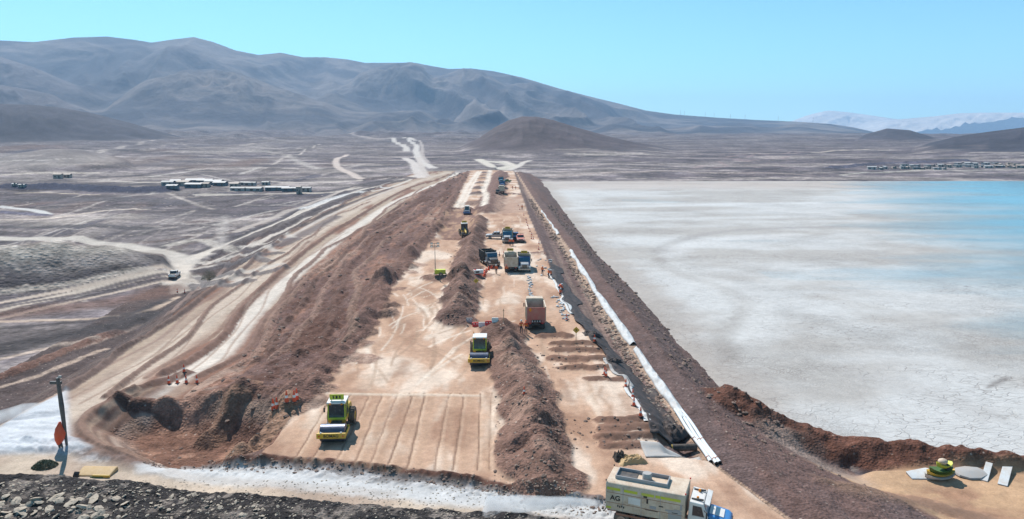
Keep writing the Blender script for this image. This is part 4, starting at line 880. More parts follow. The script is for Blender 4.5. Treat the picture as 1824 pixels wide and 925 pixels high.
# ------------------------------------------------------------------ pickup
def pickup(label, loc, rz, col, beacon=True):
    t_ = thing('pickup_truck', label, 'pickup', loc, rz)
    MB().prism([(2.55, .48), (2.6, .92), (2.35, 1.08), (1.15, 1.14), (-2.55, 1.12), (-2.6, .55), (-1.95, .48), (-1.85, .75), (-1.2, .75), (-1.1, .45), (1.15, .45), (1.25, .75), (1.95, .75), (2.05, .48)], -.92, .92).build('body', col, t_, .06)
    MB().prism([(1.10, 1.12), (.45, 1.74), (-.75, 1.76), (-1.0, 1.12)], -.80, .80).build('cab', col, t_, .06)
    MB().prism([(1.06, 1.18), (.50, 1.70), (.46, 1.70), (1.0, 1.18)], -.72, .72).build('windshield', M_glass, t_)
    MB().prism([(-.82, 1.68), (-1.0, 1.2), (-1.03, 1.2), (-.86, 1.68)], -.68, .68).build('rear_window', M_glass, t_)
    for sx in (-1, 1):
        MB().prism([(.85, 1.17), (.40, 1.66), (-.10, 1.67), (-.10, 1.17)], sx*.79, sx*.815).build('side_window', M_glass, t_)
        MB().prism([(-.20, 1.17), (-.20, 1.67), (-.68, 1.67), (-.85, 1.17)], sx*.79, sx*.815).build('side_window', M_glass, t_)
        for y in (1.6, -1.55): wheel(t_, (sx*.80, y, .38), .38, .25, M_silver)
        B((sx*.72, 2.56, .88), (.34, .08, .16)).build('headlight', M_lens, t_, .02); B((sx*.84, -2.58, .92), (.12, .05, .3)).build('tail_light', M_red, t_)
        B((sx*1.0, .80, 1.18), (.14, .10, .16)).build('mirror', M_black, t_, .02)
    B((0, 2.6, .82), (.95, .05, .2)).build('grille', M_black, t_); B((0, 2.62, .55), (1.75, .14, .2)).build('bumper', M_dark, t_, .03)
    B((0, -1.75, 1.135), (1.5, 1.4, .03)).build('bed_liner', M_black, t_)
    MB().path([(-.7, -.95, 1.12), (-.7, -.95, 1.9), (.7, -.95, 1.9), (.7, -.95, 1.12)], .035).build('roll_bar', M_black, t_)
    if beacon: MB().lathe([(.0, .14), (.06, .13), (.07, 0), (.0, 0)], 'z', (0, -.1, 1.76), 10).build('beacon', M_beacon, t_)
    return t_
# ------------------------------------------------------------------ motor grader
def grader(label, loc, rz):
    t_ = thing('motor_grader', label, 'grader', loc, rz)
    MB().prism([(4.4, 1.0), (4.4, 1.3), (1.2, 2.0), (.6, 2.0), (.6, 1.5), (3.6, 1.0)], -.16, .16).build('front_frame', M_yel, t_, .03)
    MB().prism([(.2, .8), (.2, 1.8), (-2.9, 1.75), (-3.2, 1.3), (-3.1, .8)], -.62, .62).build('engine_hood', M_yel, t_, .05)
    MB().prism([(1.1, 1.4), (1.15, 3.0), (-.35, 3.0), (-.3, 1.4)], -.70, .70).build('cab_glass', M_glass, t_)
    for sx in (-.72, .72):
        for y in (1.12, -.33): MB().tube((sx, y, 1.3), (sx, y, 3.05), .06, None, 8).build('cab_post', M_dark, t_)
    B((0, .4, 3.1), (1.65, 1.75, .14)).build('cab_roof', M_white, t_, .03)
    bl = MB().prism([(1.9, .10), (2.05, .35), (2.0, .62), (1.9, .75), (1.84, .73), (1.93, .6), (1.97, .36), (1.83, .12)], -1.9, 1.9).build('blade', M_steel, t_); bl.rotation_euler = (0, 0, .35); bl.location = (.3, .3, 0)
    MB().lathe([(.55, .75), (.75, .75), (.75, .9), (.55, .9), (.55, .75)], 'z', (0, 2.0, 0), 20).build('turn_circle', M_dark, t_)
    for sx in (-1, 1):
        wheel(t_, (sx*.98, 4.1, .65), .65, .38, M_yel); wheel(t_, (sx*.98, -.9, .65), .65, .42, M_yel); wheel(t_, (sx*.98, -2.4, .65), .65, .42, M_yel)
        MB().tube((sx*.35, .9, 2.5), (sx*.5, 2.0, .9), .07).build('lift_cylinder', M_steel, t_)
    B((0, 4.1, .68), (1.7, .2, .2)).build('front_axle', M_dark, t_)
    sign_plate(t_, (0, .3, 3.2), M_yel); return t_
# ------------------------------------------------------------------ people
def person_mesh(pose):
    P_ = {'stand': dict(hip=(0, 0, .93), chest=(0, .02, 1.38), neck=(0, .03, 1.52), head=(0, .05, 1.66), kl=(-.12, .02, .50), fl=(-.13, -.03, .08), kr=(.13, .04, .50), fr=(.15, .02, .08), el=(-.30, -.02, 1.14), hl=(-.30, .12, .90), er=(.30, -.03, 1.14), hr=(.33, .06, .88)),
         'walk': dict(hip=(0, 0, .91), chest=(0, .05, 1.36), neck=(0, .07, 1.50), head=(0, .10, 1.64), kl=(-.11, .20, .52), fl=(-.11, .22, .08), kr=(.11, -.06, .49), fr=(.12, -.34, .14), el=(-.28, -.14, 1.14), hl=(-.27, -.02, .90), er=(.28, .08, 1.13), hr=(.24, .28, .98)),
         'bend': dict(hip=(0, -.12, .82), chest=(0, .26, 1.08), neck=(0, .38, 1.14), head=(0, .51, 1.16), kl=(-.14, .10, .46), fl=(-.15, -.06, .08), kr=(.14, .12, .46), fr=(.16, .0, .08), el=(-.26, .36, .82), hl=(-.15, .52, .62), er=(.26, .38, .82), hr=(.14, .54, .60)),
         'crouch': dict(hip=(0, -.18, .36), chest=(0, .10, .74), neck=(0, .18, .88), head=(0, .25, 1.01), kl=(-.18, .28, .46), fl=(-.16, .06, .08), kr=(.18, .26, .44), fr=(.17, .02, .08), el=(-.27, .26, .58), hl=(-.14, .46, .42), er=(.27, .26, .56), hr=(.13, .48, .38))}[pose]
    V = [P_['hip']]; Rr = [(.150, .115)]; E = []; tagv = ['leg']
    def add(p, rr, prev, tg):
        V.append(p); Rr.append(rr if isinstance(rr, tuple) else (rr, rr)); E.append((prev, len(V)-1)); tagv.append(tg); return len(V)-1
    mid = tuple((Vector(P_['hip'])*.5+Vector(P_['chest'])*.5))
    wst = add(mid, (.150, .115), 0, 'top'); ch = add(P_['chest'], (.165, .115), wst, 'top'); nk = add(P_['neck'], .058, ch, 'skin')
    h = Vector(P_['head']); h1 = add(tuple(h-Vector((0, 0, .05))), (.075, .085), nk, 'skin'); add(tuple(h+Vector((0, 0, .08))), (.078, .09), h1, 'skin')
    for sx, k, f_, e, hd in ((-1, 'kl', 'fl', 'el', 'hl'), (1, 'kr', 'fr', 'er', 'hr')):
        hp = Vector(P_['hip'])+Vector((sx*.10, 0, -.06)); a = add(tuple(hp), .105, 0, 'leg'); b_ = add(P_[k], .072, a, 'leg')
        c_ = add(P_[f_], .055, b_, 'leg'); fo = Vector(P_[f_])+Vector((0, .16, -.04)); add(tuple(fo), (.05, .035), c_, 'boot')
        sh = Vector(P_['chest'])+Vector((sx*.19, 0, .06)); a = add(tuple(sh), .070, ch, 'top'); b_ = add(P_[e], .052, a, 'top')
        hv = Vector(P_[hd]); ev = Vector(P_[e]); w_ = add(tuple(ev.lerp(hv, .8)), .038, b_, 'top'); add(tuple(hv), (.042, .025), w_, 'skin')
    me = bpy.data.meshes.new('skeleton'); me.from_pydata(V, E, []); o = bpy.data.objects.new('skeleton', me); COLL.objects.link(o)
    sk = o.modifiers.new('skin', 'SKIN'); sk.use_smooth_shade = True
    for i, rr in enumerate(Rr): me.skin_vertices[0].data[i].radius = rr; me.skin_vertices[0].data[i].use_root = (i == 0)
    o.modifiers.new('sub', 'SUBSURF').levels = 1
    bm_ = bpy.data.meshes.new_from_object(o.evaluated_get(bpy.context.evaluated_depsgraph_get())); bpy.data.objects.remove(o)
    vs_ = [tuple(v.co) for v in bm_.vertices]; fs = [tuple(p.vertices) for p in bm_.polygons]; q = MB(); q.add(vs_, fs); nb = len(fs)
    for hd, e in (('hl', 'el'), ('hr', 'er')):                               # fingers and thumb
        hv, ev = Vector(P_[hd]), Vector(P_[e]); d = (hv-ev).normalized(); u = d.cross(Vector((1, 0, 0)));
        if u.length < .1: u = d.orthogonal()
        u.normalize(); n_ = d.cross(u)
        for i, ln in enumerate((.065, .078, .072, .055)):
            p0 = hv+d*.03+u*(-.027+i*.018); p1 = p0+d*ln*.55; p2 = p1+d*ln*.4+n_*ln*.35; q.tube(p0, p1, .009, .0085, 6); q.tube(p1, p2, .0085, .007, 6)
        p0 = hv+u*(-.03); q.tube(p0, p0-u*.03+d*.03, .010, .009, 6); q.tube(p0-u*.03+d*.03, p0-u*.035+d*.06, .009, .008, 6)
    hc = Vector(P_['head']); q.sphere((hc.x, hc.y+.10, hc.z-.005), (.016, .022, .026), 6, 5)
    for sx in (-1, 1): q.sphere((hc.x+sx*.085, hc.y, hc.z), (.014, .026, .034), 6, 5)
    me = q.mesh('body', None, 0); me.polygons.foreach_set('use_smooth', [True]*len(me.polygons))
    for m_ in (M_vest, M_navy, M_skin, M_black): me.materials.append(m_)
    idx = {'top': 0, 'leg': 1, 'skin': 2, 'boot': 3}; VV = [Vector(v) for v in V]
    for i, p in enumerate(me.polygons):
        c_ = p.center; best = (9, 'top')
        for a, b_ in E:
            A_, B_ = VV[a], VV[b_]; ab = B_-A_; t2 = min(max((c_-A_).dot(ab)/max(ab.length_squared, 1e-9), 0), 1); dd = (c_-A_-ab*t2).length
            tg = tagv[b_]
            if a == 0 and tg == 'top': tg = 'top' if t2 > .3 else 'leg'
            if dd < best[0]: best = (dd, tg)
        p.material_index = idx[best[1]] if i < nb else 2
    return me, P_
_pm = {}
def person(label, loc, rz, pose, helmet=M_hard, scale=1.0):
    if pose not in _pm: _pm[pose] = person_mesh(pose)
    me, P_ = _pm[pose]; t_ = thing('person', label, 'person', loc, rz); t_.scale = (scale,)*3
    b_ = bpy.data.objects.new('body', me); COLL.objects.link(b_); b_.parent = t_
    h = P_['head']; key = 'helmet_'+pose+helmet.name
    if key not in _pm: _pm[key] = MB().lathe([(.15, .02), (.112, .035), (.108, .09), (.085, .145), (.0, .165)], 'z', (h[0], h[1]+.005, h[2]+.02), 14).box((h[0], h[1]+.14, h[2]+.045), (.16, .09, .015)).mesh('helmet', helmet)
    o = bpy.data.objects.new('helmet', _pm[key]); COLL.objects.link(o); o.parent = t_
    if pose in ('stand', 'walk'):
        if 'tape'+pose not in _pm: _pm['tape'+pose] = MB().lathe([(.172, -.03), (.176, .03)], 'z', (0, (P_['hip'][1]+P_['chest'][1])/2+.005, 1.16), 14).mesh('reflective_band', M_lime)
        o = bpy.data.objects.new('reflective_band', _pm['tape'+pose]); COLL.objects.link(o); o.parent = t_; o.scale = (1, .80, 1)
    return t_
# ------------------------------------------------------------------ cones, barriers, signs
_cone = {}
def cone(label, loc, group, h=.9):
    if not _cone:
        _cone['b'] = MB().box((0, 0, .025), (.42, .42, .05)).mesh('base', M_black)
        _cone['c'] = MB().lathe([(.155, .05), (.05, .80), (.035, .88), (.0, .90)], 'z', (0, 0, 0), 14).mesh('cone_body', M_orange)
        _cone['s'] = MB().lathe([(.118, .36), (.092, .54)], 'z', (0, 0, 0), 14).mesh('collar', M_hard)
    t_ = thing('traffic_cone', label, 'traffic cone', loc, random.uniform(0, 1.5), group); t_.scale = (h/.9,)*3
    for n_, k in (('base', 'b'), ('cone_body', 'c'), ('collar', 's')):
        o = bpy.data.objects.new(n_, _cone[k]); COLL.objects.link(o); o.parent = t_
    return t_
def barrier(label, loc, rz, mat, group=None, w=.85):
    t_ = thing('barrier', label, 'barrier', loc, rz, group)
    MB().prism([(-.24, .0), (-.24, .14), (-.12, .30), (-.09, .62), (.09, .62), (.12, .30), (.24, .14), (.24, 0)], -w/2, w/2).build('barrier_body', mat, t_, .03)
    for sx in (-.19, .19):
        MB().lathe([(.0, -.125), (.075, -.125), (.075, -.095), (.0, -.095)], 'y', (sx, 0, .42), 14).build('reflector', M_hard, t_)
    for sx in (-1, 1): MB().tube((sx*(w/2-.02), 0, .1), (sx*(w/2-.02), 0, .58), .05, None, 8).build('coupling', mat, t_)
    return t_
def road_sign(label, loc, rz):
    t_ = thing('road_sign', label, 'sign', loc, rz)
    MB().tube((0, 0, 0), (0, 0, 1.9), .035).build('post', M_wood, t_)
    pl = MB().box((0, -.05, 0), (.62, .03, .62)).build('panel', M_yel, t_); pl.location = (0, 0, 1.75); pl.rotation_euler = (0, R(45), 0)
    MB().prism([(-.075, -.14), (-.075, .14), (-.068, .14), (-.068, -.14)], -.05, .05).build('symbol', M_ink, t_).location = (0, 0, 1.75)
    for s_ in (-1, 1): MB().tube((0, 0, .02), (s_*.3, .0, .02), .025).build('foot', M_dark, t_)
    return t_

# ================================================================== PLACE THE MACHINES
PI = math.pi
roller('yellow road roller with sign board on its cab on the rolled strips', spot(603, 768), PI+.02, sign=True)
roller('yellow road roller with pale cab roof near the end of the spoil berm', spot(855, 641), PI-.02, sign=False, cabm=M_lime)
roller('blue soil compactor with pale cab beside the dug edge', spot(832, 382), PI, body=M_blue, cabm=M_white, sign=False, words=False, hood=M_blue)
grader('yellow motor grader with sign board working in the dug soil', spot(827, 419), PI+.15)
def off(p, rz, d):                                                            # p is the ground point under the near end
    return (p[0]+math.sin(-rz)*d, p[1]+math.cos(rz)*d, p[2])
dump_truck('dump truck with faded red tailgate and empty bed seen from behind', off(spot(955, 589), 0, 3.9), 0.0, M_white, M_dirtyw, M_pink, sign=False, mark=True, tall=2.1)
dump_truck('white dump truck seen from behind with yellow sign board', off(spot(910, 486), 0, 3.9), 0.02, M_white, M_dirtyw, M_dirtyw, tall=1.9)
p = spot(934.5, 486); dump_truck('dark blue and white dump truck facing front beside the white one', (p[0], p[1]+3.6, p[2]), PI, M_blue, M_dirtyw, hoodm=M_silver, tall=1.75)
p = spot(864, 477); dump_truck('charcoal dump truck with black bed by the orange barriers', (p[0]+.9, p[1]+3.4, p[2]), PI+.28, M_grey, M_black, hoodm=M_char, sign=False, tall=1.6)
p = spot(904.5, 434); dump_truck('teal dump truck with yellow sign board parked beside pickups', (p[0], p[1]+3.5, p[2]), PI-.05, M_teal, M_dirtyw, hoodm=M_silver, tall=1.7)
pickup('silver pickup parked sideways behind the teal truck', spot(884, 425), PI/2+.02, M_silver)
p = spot(918, 429); pickup('dark blue pickup squeezed beside the teal truck', (p[0], p[1]+2.4, p[2]), PI, M_blue)
p = spot(927.5, 433); pickup('white and maroon pickup nearest the cone row', (p[0], p[1]+2.4, p[2]), PI, M_pink)
dump_truck('pale dump truck seen from behind far along the lane', off(spot(893.5, 345), 0, 3.9), 0, M_white, M_dirtyw, sign=False, tall=1.8)
p = spot(894.5, 334); dump_truck('dark blue dump truck ahead of the pale one in the distance', (p[0], p[1]+3, p[2]), PI, M_blue, M_blue, sign=False, tall=1.6)
p = spot(892.5, 326); dump_truck('teal dump truck leading the far queue on the lane', (p[0], p[1]+3, p[2]), PI, M_teal, M_char, sign=False, tall=1.5)
p = spot(886.5, 345); pickup('small dark pickup left of the far pale truck', p, 0, M_char)
p = spot(902.5, 325); pickup('green pickup alone near the far end of the lane', p, PI/2+.3, M_green)
p = spot(311, 494); pickup('white pickup on the side road below the bench', p, .2, M_white)

# ---- the water truck in the foreground
def water_truck(loc, rz):
    t_ = thing('water_truck', 'white water truck with box tank and blue nose spraying the limed road', 'truck', loc, rz)    # forward = local +y
    ch = MB()
    for sx in (-.42, .42): ch.box((sx, -.3, .85), (.13, 8.0, .28))
    ch.build('chassis', M_rust, t_)
    for sx in (-1, 1):
        wheel(t_, (sx*1.04, 2.85, .55), .55, .32)
        for y in (-1.75, -3.1): wheel(t_, (sx*.95, y, .55), .55, .58)
        B((sx*1.16, -2.45, 1.30), (.32, 3.0, .06)).build('wheel_guard', M_dirtyw, t_, .02)
        B((sx*1.05, .0, .82), (.5, 1.5, .55)).build('side_locker', M_black, t_, .03)
        B((sx*1.22, -.9, .98), (.05, 5.2, .16)).build('side_rail', M_rust, t_)
    y0, y1 = -4.25, 1.25
    pr = [(-1.28, 1.25), (-1.32, 1.4), (-1.32, 3.15), (-1.26, 3.32), (-1.10, 3.40), (1.10, 3.40), (1.26, 3.32), (1.32, 3.15), (1.32, 1.4), (1.28, 1.25)]
    q = MB(); n = len(pr); q.add([(x, y, z) for y in (y0, y1) for x, z in pr], [(i, (i+1) % n, n+(i+1) % n, n+i) for i in range(n)]+[tuple(range(n)), tuple(range(2*n-1, n-1, -1))])
    tk = q.build('tank', M_dirtyw, t_, .04)
    rf = MB()
    for sx in (-.65, .65): rf.box((sx, -1.9, 3.52), (.07, 3.6, .28))
    for y in (-3.7, -.1): rf.box((0, y, 3.52), (1.35, .07, .28))
    rf.build('roof_coaming', M_grey, t_, .015)
    MB().lathe([(.0, .52), (.30, .52), (.34, .46), (.34, 0), (.0, 0)], 'z', (0, -1.6, 3.40), 20).build('hatch', M_lgrey, t_)
    B((0, -2.9, 3.43), (1.1, 1.2, .04)).build('walkway', M_dark, t_)
    for sx in (-1, 1):
        for k, (ya, yb) in enumerate(((-4.15, -3.2), (-2.95, -2.0), (-1.75, -.85), (-.75, .95))):
            B((sx*1.325, (ya+yb)/2, 2.92), (.012, yb-ya, .20)).build('reflective_stripe', M_lime, tk)
        B((sx*1.325, -4.0, 1.45), (.012, .35, .14)).build('reflective_stripe', M_lime, tk); B((sx*1.325, .75, 1.45), (.012, .7, .14)).build('reflective_stripe', M_lime, tk)
        for y in (-3.0, -1.7, -.4): B((sx*1.325, y, 2.2), (.02, .025, 1.9)).build('seam', M_grey, tk)
        B((sx*1.327, -1.5, 2.62), (.015, 5.3, .03)).build('seam', M_rust, tk); B((sx*1.327, -1.5, 1.85), (.015, 5.3, .03)).build('seam', M_rust, tk)
        B((sx*1.326, .6, 1.75), (.014, .9, .75)).build('patch_panel', M_lgrey, tk)
        B((sx*1.326, -2.2, 2.25), (.012, .85, .50)).build('patch_panel', M_white, tk)
    rot = (PI/2, 0, PI/2)
    text('lettering', 'AG', .52, M_ink, tk, (1.334, -3.55, 2.22), rot); [B((1.334, -3.35+.14*q_, 1.68-.05*(q_ % 2)), (.012, .08, .15)).build('marking', M_ink, tk) for q_ in range(4)]
    for (y, z, a, b_) in [(-1.45, 2.75, .25, .14), (-1.3, 2.45, .12, .35), (-.9, 2.05, .45, .2), (-.35, 2.25, .3, .08), (.2, 2.05, .5, .12), (.75, 2.15, .45, .14), (1.0, 2.45, .14, .4), (-1.0, 1.8, .9, .04), (.6, 1.95, .4, .05)]:
        B((1.333, y, z), (.012, a, b_)).build('marking', M_ink if a*b_ < .05 else M_grey, tk)
    for y in (y0, y1):
        for sx in (-1, 1): MB().sphere((sx*1.2, y, 3.45), (.06, .06, .07), 8, 6).build('marker_lamp', M_red if y > 0 else M_black, t_)
    for k in range(5): MB().tube((-.5, y0-.05, 1.3+k*.45), (.1, y0-.05, 1.3+k*.45), .02, None, 6).build('ladder_rung', M_dark, t_)
    sb_ = MB().tube((-1.1, y0-.15, .95), (1.1, y0-.15, .95), .07, None, 10).build('spray_bar', M_steel, t_)
    for k in (-.9, 0, .9): MB().tube((k, y0-.15, .95), (k, y0-.35, 1.02), .05, .08, 10).build('nozzle', M_dark, sb_)
    # cab
    MB().prism([(2.75, 1.05), (2.75, 1.95), (2.45, 2.85), (1.50, 2.95), (1.40, 1.05)], -1.14, 1.14).build('cab', M_white, t_, .07)
    MB().prism([(2.78, 1.98), (2.50, 2.78), (2.47, 2.78), (2.74, 1.98)], -1.02, 1.02).build('windshield', M_bglass, t_)
    MB().prism([(2.6, 2.86), (2.85, 2.80), (2.85, 2.86), (2.5, 2.95)], -1.1, 1.1).build('sun_visor', M_white, t_, .02)
    for sx in (-1, 1):
        MB().prism([(2.52, 1.95), (2.32, 2.66), (1.75, 2.70), (1.72, 1.95)], sx*1.125, sx*1.155).build('side_window', M_glass, t_)
        d_ = MB().prism([(2.62, 1.10), (2.62, 1.90), (1.68, 1.90), (1.68, 1.10)], sx*1.125, sx*1.165).build('door', M_white, t_); B((sx*1.18, 1.82, 1.6), (.03, .2, .05)).build('handle', M_dark, d_)
        MB().path([(sx*1.14, 2.5, 2.45), (sx*1.48, 2.7, 2.45)], .025, 6).box((sx*1.48, 2.7, 2.25), (.18, .08, .62)).build('mirror', M_black, t_)
        MB().prism([(4.15, .75), (4.05, 1.25), (3.5, 1.42), (2.75, 1.35), (2.15, .9), (2.25, .8), (2.8, 1.12), (3.25, 1.15), (3.45, .95), (3.5, .72)], sx*.88, sx*1.24).build('fender', M_sky, t_, .04)
        B((sx*.95, 4.2, 1.2), (.34, .10, .24)).build('headlight', M_lens, t_, .03); B((sx*1.02, 3.0, 1.68), (.25, .9, .03)).build('hood_stripe', M_lime, t_)
        MB().lathe([(.0, .20), (.08, .18), (.09, 0), (.0, 0)], 'z', (sx*.55, 2.0, 2.92), 12).build('beacon', M_beacon, t_)
        MB().tube((sx*.7, 1.6, 2.95), (sx*.7, 2.4, 2.98), .07, None, 10).build('air_horn', M_dark, t_)
    MB().prism([(2.75, 1.0), (4.20, 1.0), (4.22, 1.62), (4.0, 1.80), (2.75, 2.02)], -.86, .86).build('hood', M_sky, t_, .10); MB().prism([(2.80, 2.02), (3.75, 1.87), (3.75, 1.90), (2.80, 2.05)], -.55, .55).build('hood_panel', M_white, t_)
    MB().prism([(3.55, 1.0), (4.23, 1.0), (4.25, 1.55), (4.05, 1.70), (3.75, 1.60)], -.90, .90).build('nose_panel', M_sky, t_, .05)
    B((0, 4.26, 1.25), (1.15, .08, .62)).build('grille', M_black, t_, .03)
    B((0, 4.34, .62), (2.45, .22, .34)).build('bumper', M_char, t_, .04); B((.95, 4.46, .66), (.28, .03, .16)).build('tow_plate', M_red, t_)
    return t_
wt_p = on_plane(1190, 939, 0); wt_loc = (wt_p[0], wt_p[1], G.z(wt_p[0], wt_p[1])); WT_RZ = -PI/2-.40
water_truck(wt_loc, WT_RZ).scale = (.95, .95, .93)

# ---- people
def pp(label, px, py, rz, pose='stand', **k): return person(label, spot(px, py), rz, pose, **k)
pp('worker in orange vest and dark trousers left of the faded red tailgate', 928.5, 594, .2)
pp('worker in orange vest close against the faded red tailgate corner', 937, 594.5, 2.6, 'stand', helmet=M_orange)
pp('worker in orange walking alone left of the white dump truck', 884, 488, 3.0, 'walk')
pp('worker in orange vest standing by the charcoal truck door', 870.5, 474, .6)
pp('worker in red and orange behind the white truck tailgate', 902, 488.5, .3, helmet=M_orange)
pp('left of two workers in front of the teal truck', 908.5, 438, PI)
pp('right of two workers in front of the teal truck', 913.5, 438, PI-.6, 'walk')
pp('worker in orange standing alone between blue truck and liner', 966, 490, -.8)
pp('left worker of the standing pair at the liner edge', 977, 496, -1.2)
pp('right worker of the standing pair at the liner edge', 981.5, 497, .9, 'walk')
pp('worker in orange bending at the liner, left of the three', 996, 519, -1.2, 'bend')
pp('worker in orange crouching on the liner, right of the three', 1001.5, 518, 1.0, 'crouch')
pp('worker in orange crouching nearest of the three at the liner', 998, 526, -.3, 'crouch')
pp('left of two far workers near the liner edge', 913, 337.5, .4)
pp('right of two far workers near the liner edge', 918.5, 338, -.4)
pp('dark clad worker alone beside the far cones', 930, 374, PI, helmet=M_black)

# ---- cones
ORD = 'first second third fourth fifth sixth seventh eighth ninth tenth eleventh twelfth thirteenth'.split()
GA = 'cones across the pale haul road'
for k, (px, py) in enumerate([(301, 684), (316, 683), (332, 683), (351, 683)]): cone('orange cone, number %s from the left in the row across the haul road' % ('one', 'two', 'three', 'four')[k], spot(px, py), GA, 1.0)
cone('orange cone alone at the end of the dark berm on the bench', spot(328, 663), GA, 1.0)
GB = 'cones at the corner of the pit'
for lb_, px, py in (('left cone of the front pair by the pit corner', 487, 731), ('right cone of the front pair by the pit corner', 493.5, 729), ('single orange cone between the pit corner pair and the platform edge', 511, 717), ('front cone of the rear pair at the platform edge', 524.5, 716), ('rear cone of the rear pair at the platform edge', 529, 713)): cone(lb_, spot(px, py), GB, 1.2)
GC = 'cones along the liner edge'
for lb_, px, py in (('orange cone by white bags at the liner, right of the red truck', 1009, 571), ('orange cone by the crumpled black liner under the yellow sign', 1059, 609), ('front cone of the close pair on the white sheet by the liner', 1079.5, 671), ('rear cone of the close pair on the white sheet by the liner', 1077, 667.5), ('orange cone at the liner edge just below the close pair', 1114.5, 690), ('upper of three orange cones in line beside the black liner', 1127, 709), ('middle of three orange cones in line beside the black liner', 1129, 723), ('lowest of three orange cones in line beside the black liner', 1141, 742)): cone(lb_, spot(px, py), GC, .95)
cone('orange cone on the crest of the long spoil berm', spot(933.5, 703), None, .8)
for px, py in [(923, 367), (937, 392), (938, 397), (940, 402.5), (942, 408), (944, 413), (947, 419), (946.5, 426), (950, 426.5), (960, 435), (959.5, 445), (933, 384), (926, 374)]: cone('small cone, %s from far end of long row by right lane edge' % ORD[sorted([367, 392, 397, 402.5, 408, 413, 419, 426, 426.5, 435, 445, 384, 374]).index(py)], spot(px, py), 'cone row along the right lane', .85)
for k, (px, py) in enumerate([(878.7, 454.5), (883, 455), (889.6, 454.7), (897, 454.5), (912.7, 453.5), (919, 453.5)]): cone('small orange cone, %s from left in the row behind the white and blue trucks' % ORD[k], spot(px, py), 'cone row across the lane', .85)
cone('small orange cone just left of the red truck bed', spot(940, 543), None, .8)
cone('left orange cone of the pair on the valley road bend', spot(316, 521), None, .9); cone('right orange cone of the pair on the valley road bend', spot(329, 522), None, .9)
# ---- barriers
p0 = spot(836, 574); p1 = spot(882, 574)
for k, (mm, lb_) in enumerate([(M_lgrey, 'leftmost white barrier of the red and white row'), (M_red, 'left red barrier of the red and white row'), (M_white, 'middle white barrier of the red and white row'), (M_red, 'right red barrier of the red and white row'), (M_white, 'rightmost white barrier of the red and white row')]):
    t2 = k/4; x = p0[0]+(p1[0]-p0[0])*t2; y = p0[1]+(p1[1]-p0[1])*t2; barrier(lb_, (x, y, G.z(x, y)-.02), 0, mm, 'red and white barriers across the lane')
for k, (px, py) in enumerate([(874, 466), (876, 470), (877, 474), (876, 478.5), (870, 481), (866, 483), (864, 486), (863, 489), (862.5, 492)]):
    barrier('orange barrier, %s from far end of curve beside charcoal truck' % ORD[k], spot(px, py, -.02), random.uniform(1.0, 1.9), M_orange, 'orange barriers curving by the charcoal truck', .75)
road_sign('yellow diamond sign on a post among the tipped loads', spot(1026, 612), -.1)
road_sign('yellow diamond sign at the foot of the spoil berm left of lane', spot(848, 519), .1)
st_ = thing('marker_stake', 'thin timber stake at the far tip of the spoil berm', 'stake', spot(897, 573))
MB().tube((0, 0, -.1), (0, .02, 1.7), .05, .04, 6).build('stake_post', M_wood, st_); B((0, 0, 1.5), (.22, .04, .10)).build('stake_tag', M_wood, st_)

# ---- light tower
lt = thing('light_tower', 'tall mobile light tower with four lamp heads on a yellow trailer', 'light tower', spot(779, 491), .1)
B((.5, 0, .75), (2.0, 1.1, .75)).build('trailer_box', M_lime, lt, .05); B((.5, 0, .36), (2.3, 1.0, .10)).build('trailer_frame', M_dark, lt)
for sy in (-1, 1):
    w_ = wheel(lt, (.6, sy*.62, .32), .32, .2); w_.rotation_euler = (0, 0, PI/2)
    MB().tube((1.5, sy*.4, .05), (1.5, sy*.4, .6), .04, None, 8).build('jack_leg', M_steel, lt)
MB().tube((-.35, 0, .4), (-.35, 0, 2.4), .08, None, 10).tube((-.35, 0, 2.3), (-.35, 0, 4.3), .06, None, 10).tube((-.35, 0, 4.2), (-.35, 0, 6.0), .045, None, 10).build('mast', M_steel, lt)
for z in (5.4, 5.9): MB().tube((-.95, 0, z), (.25, 0, z), .035).build('lamp_bar', M_dark, lt)
for sx in (-.92, .22):
    for z in (5.4, 5.9):
        lh = MB().prism([(-.12, z-.17), (-.20, z+.12), (.06, z+.19), (.12, z-.08)], sx-.24, sx+.24).build('lamp_head', M_black, lt, .02)
        MB().prism([(-.135, z-.15), (-.205, z+.10), (-.215, z+.09), (-.145, z-.16)], sx-.20, sx+.20).build('lamp_lens', M_lens, lh)
gp_ = thing('generator', 'small white and red generator skid at the spoil berm foot', 'generator', spot(852, 489), .3)
B((0, 0, .55), (1.7, 1.0, .65)).build('housing', M_white, gp_, .05); B((0, 0, .16), (1.9, 1.1, .14)).build('skid', M_red, gp_, .03); MB().tube((.5, 0, .85), (.5, 0, 1.3), .05).build('exhaust_stack', M_dark, gp_); B((-.3, -.51, .55), (.7, .03, .35)).build('louvre', M_dark, gp_); B((-.6, 0, .92), (.3, .5, .1)).build('fuel_cap', M_red, gp_)

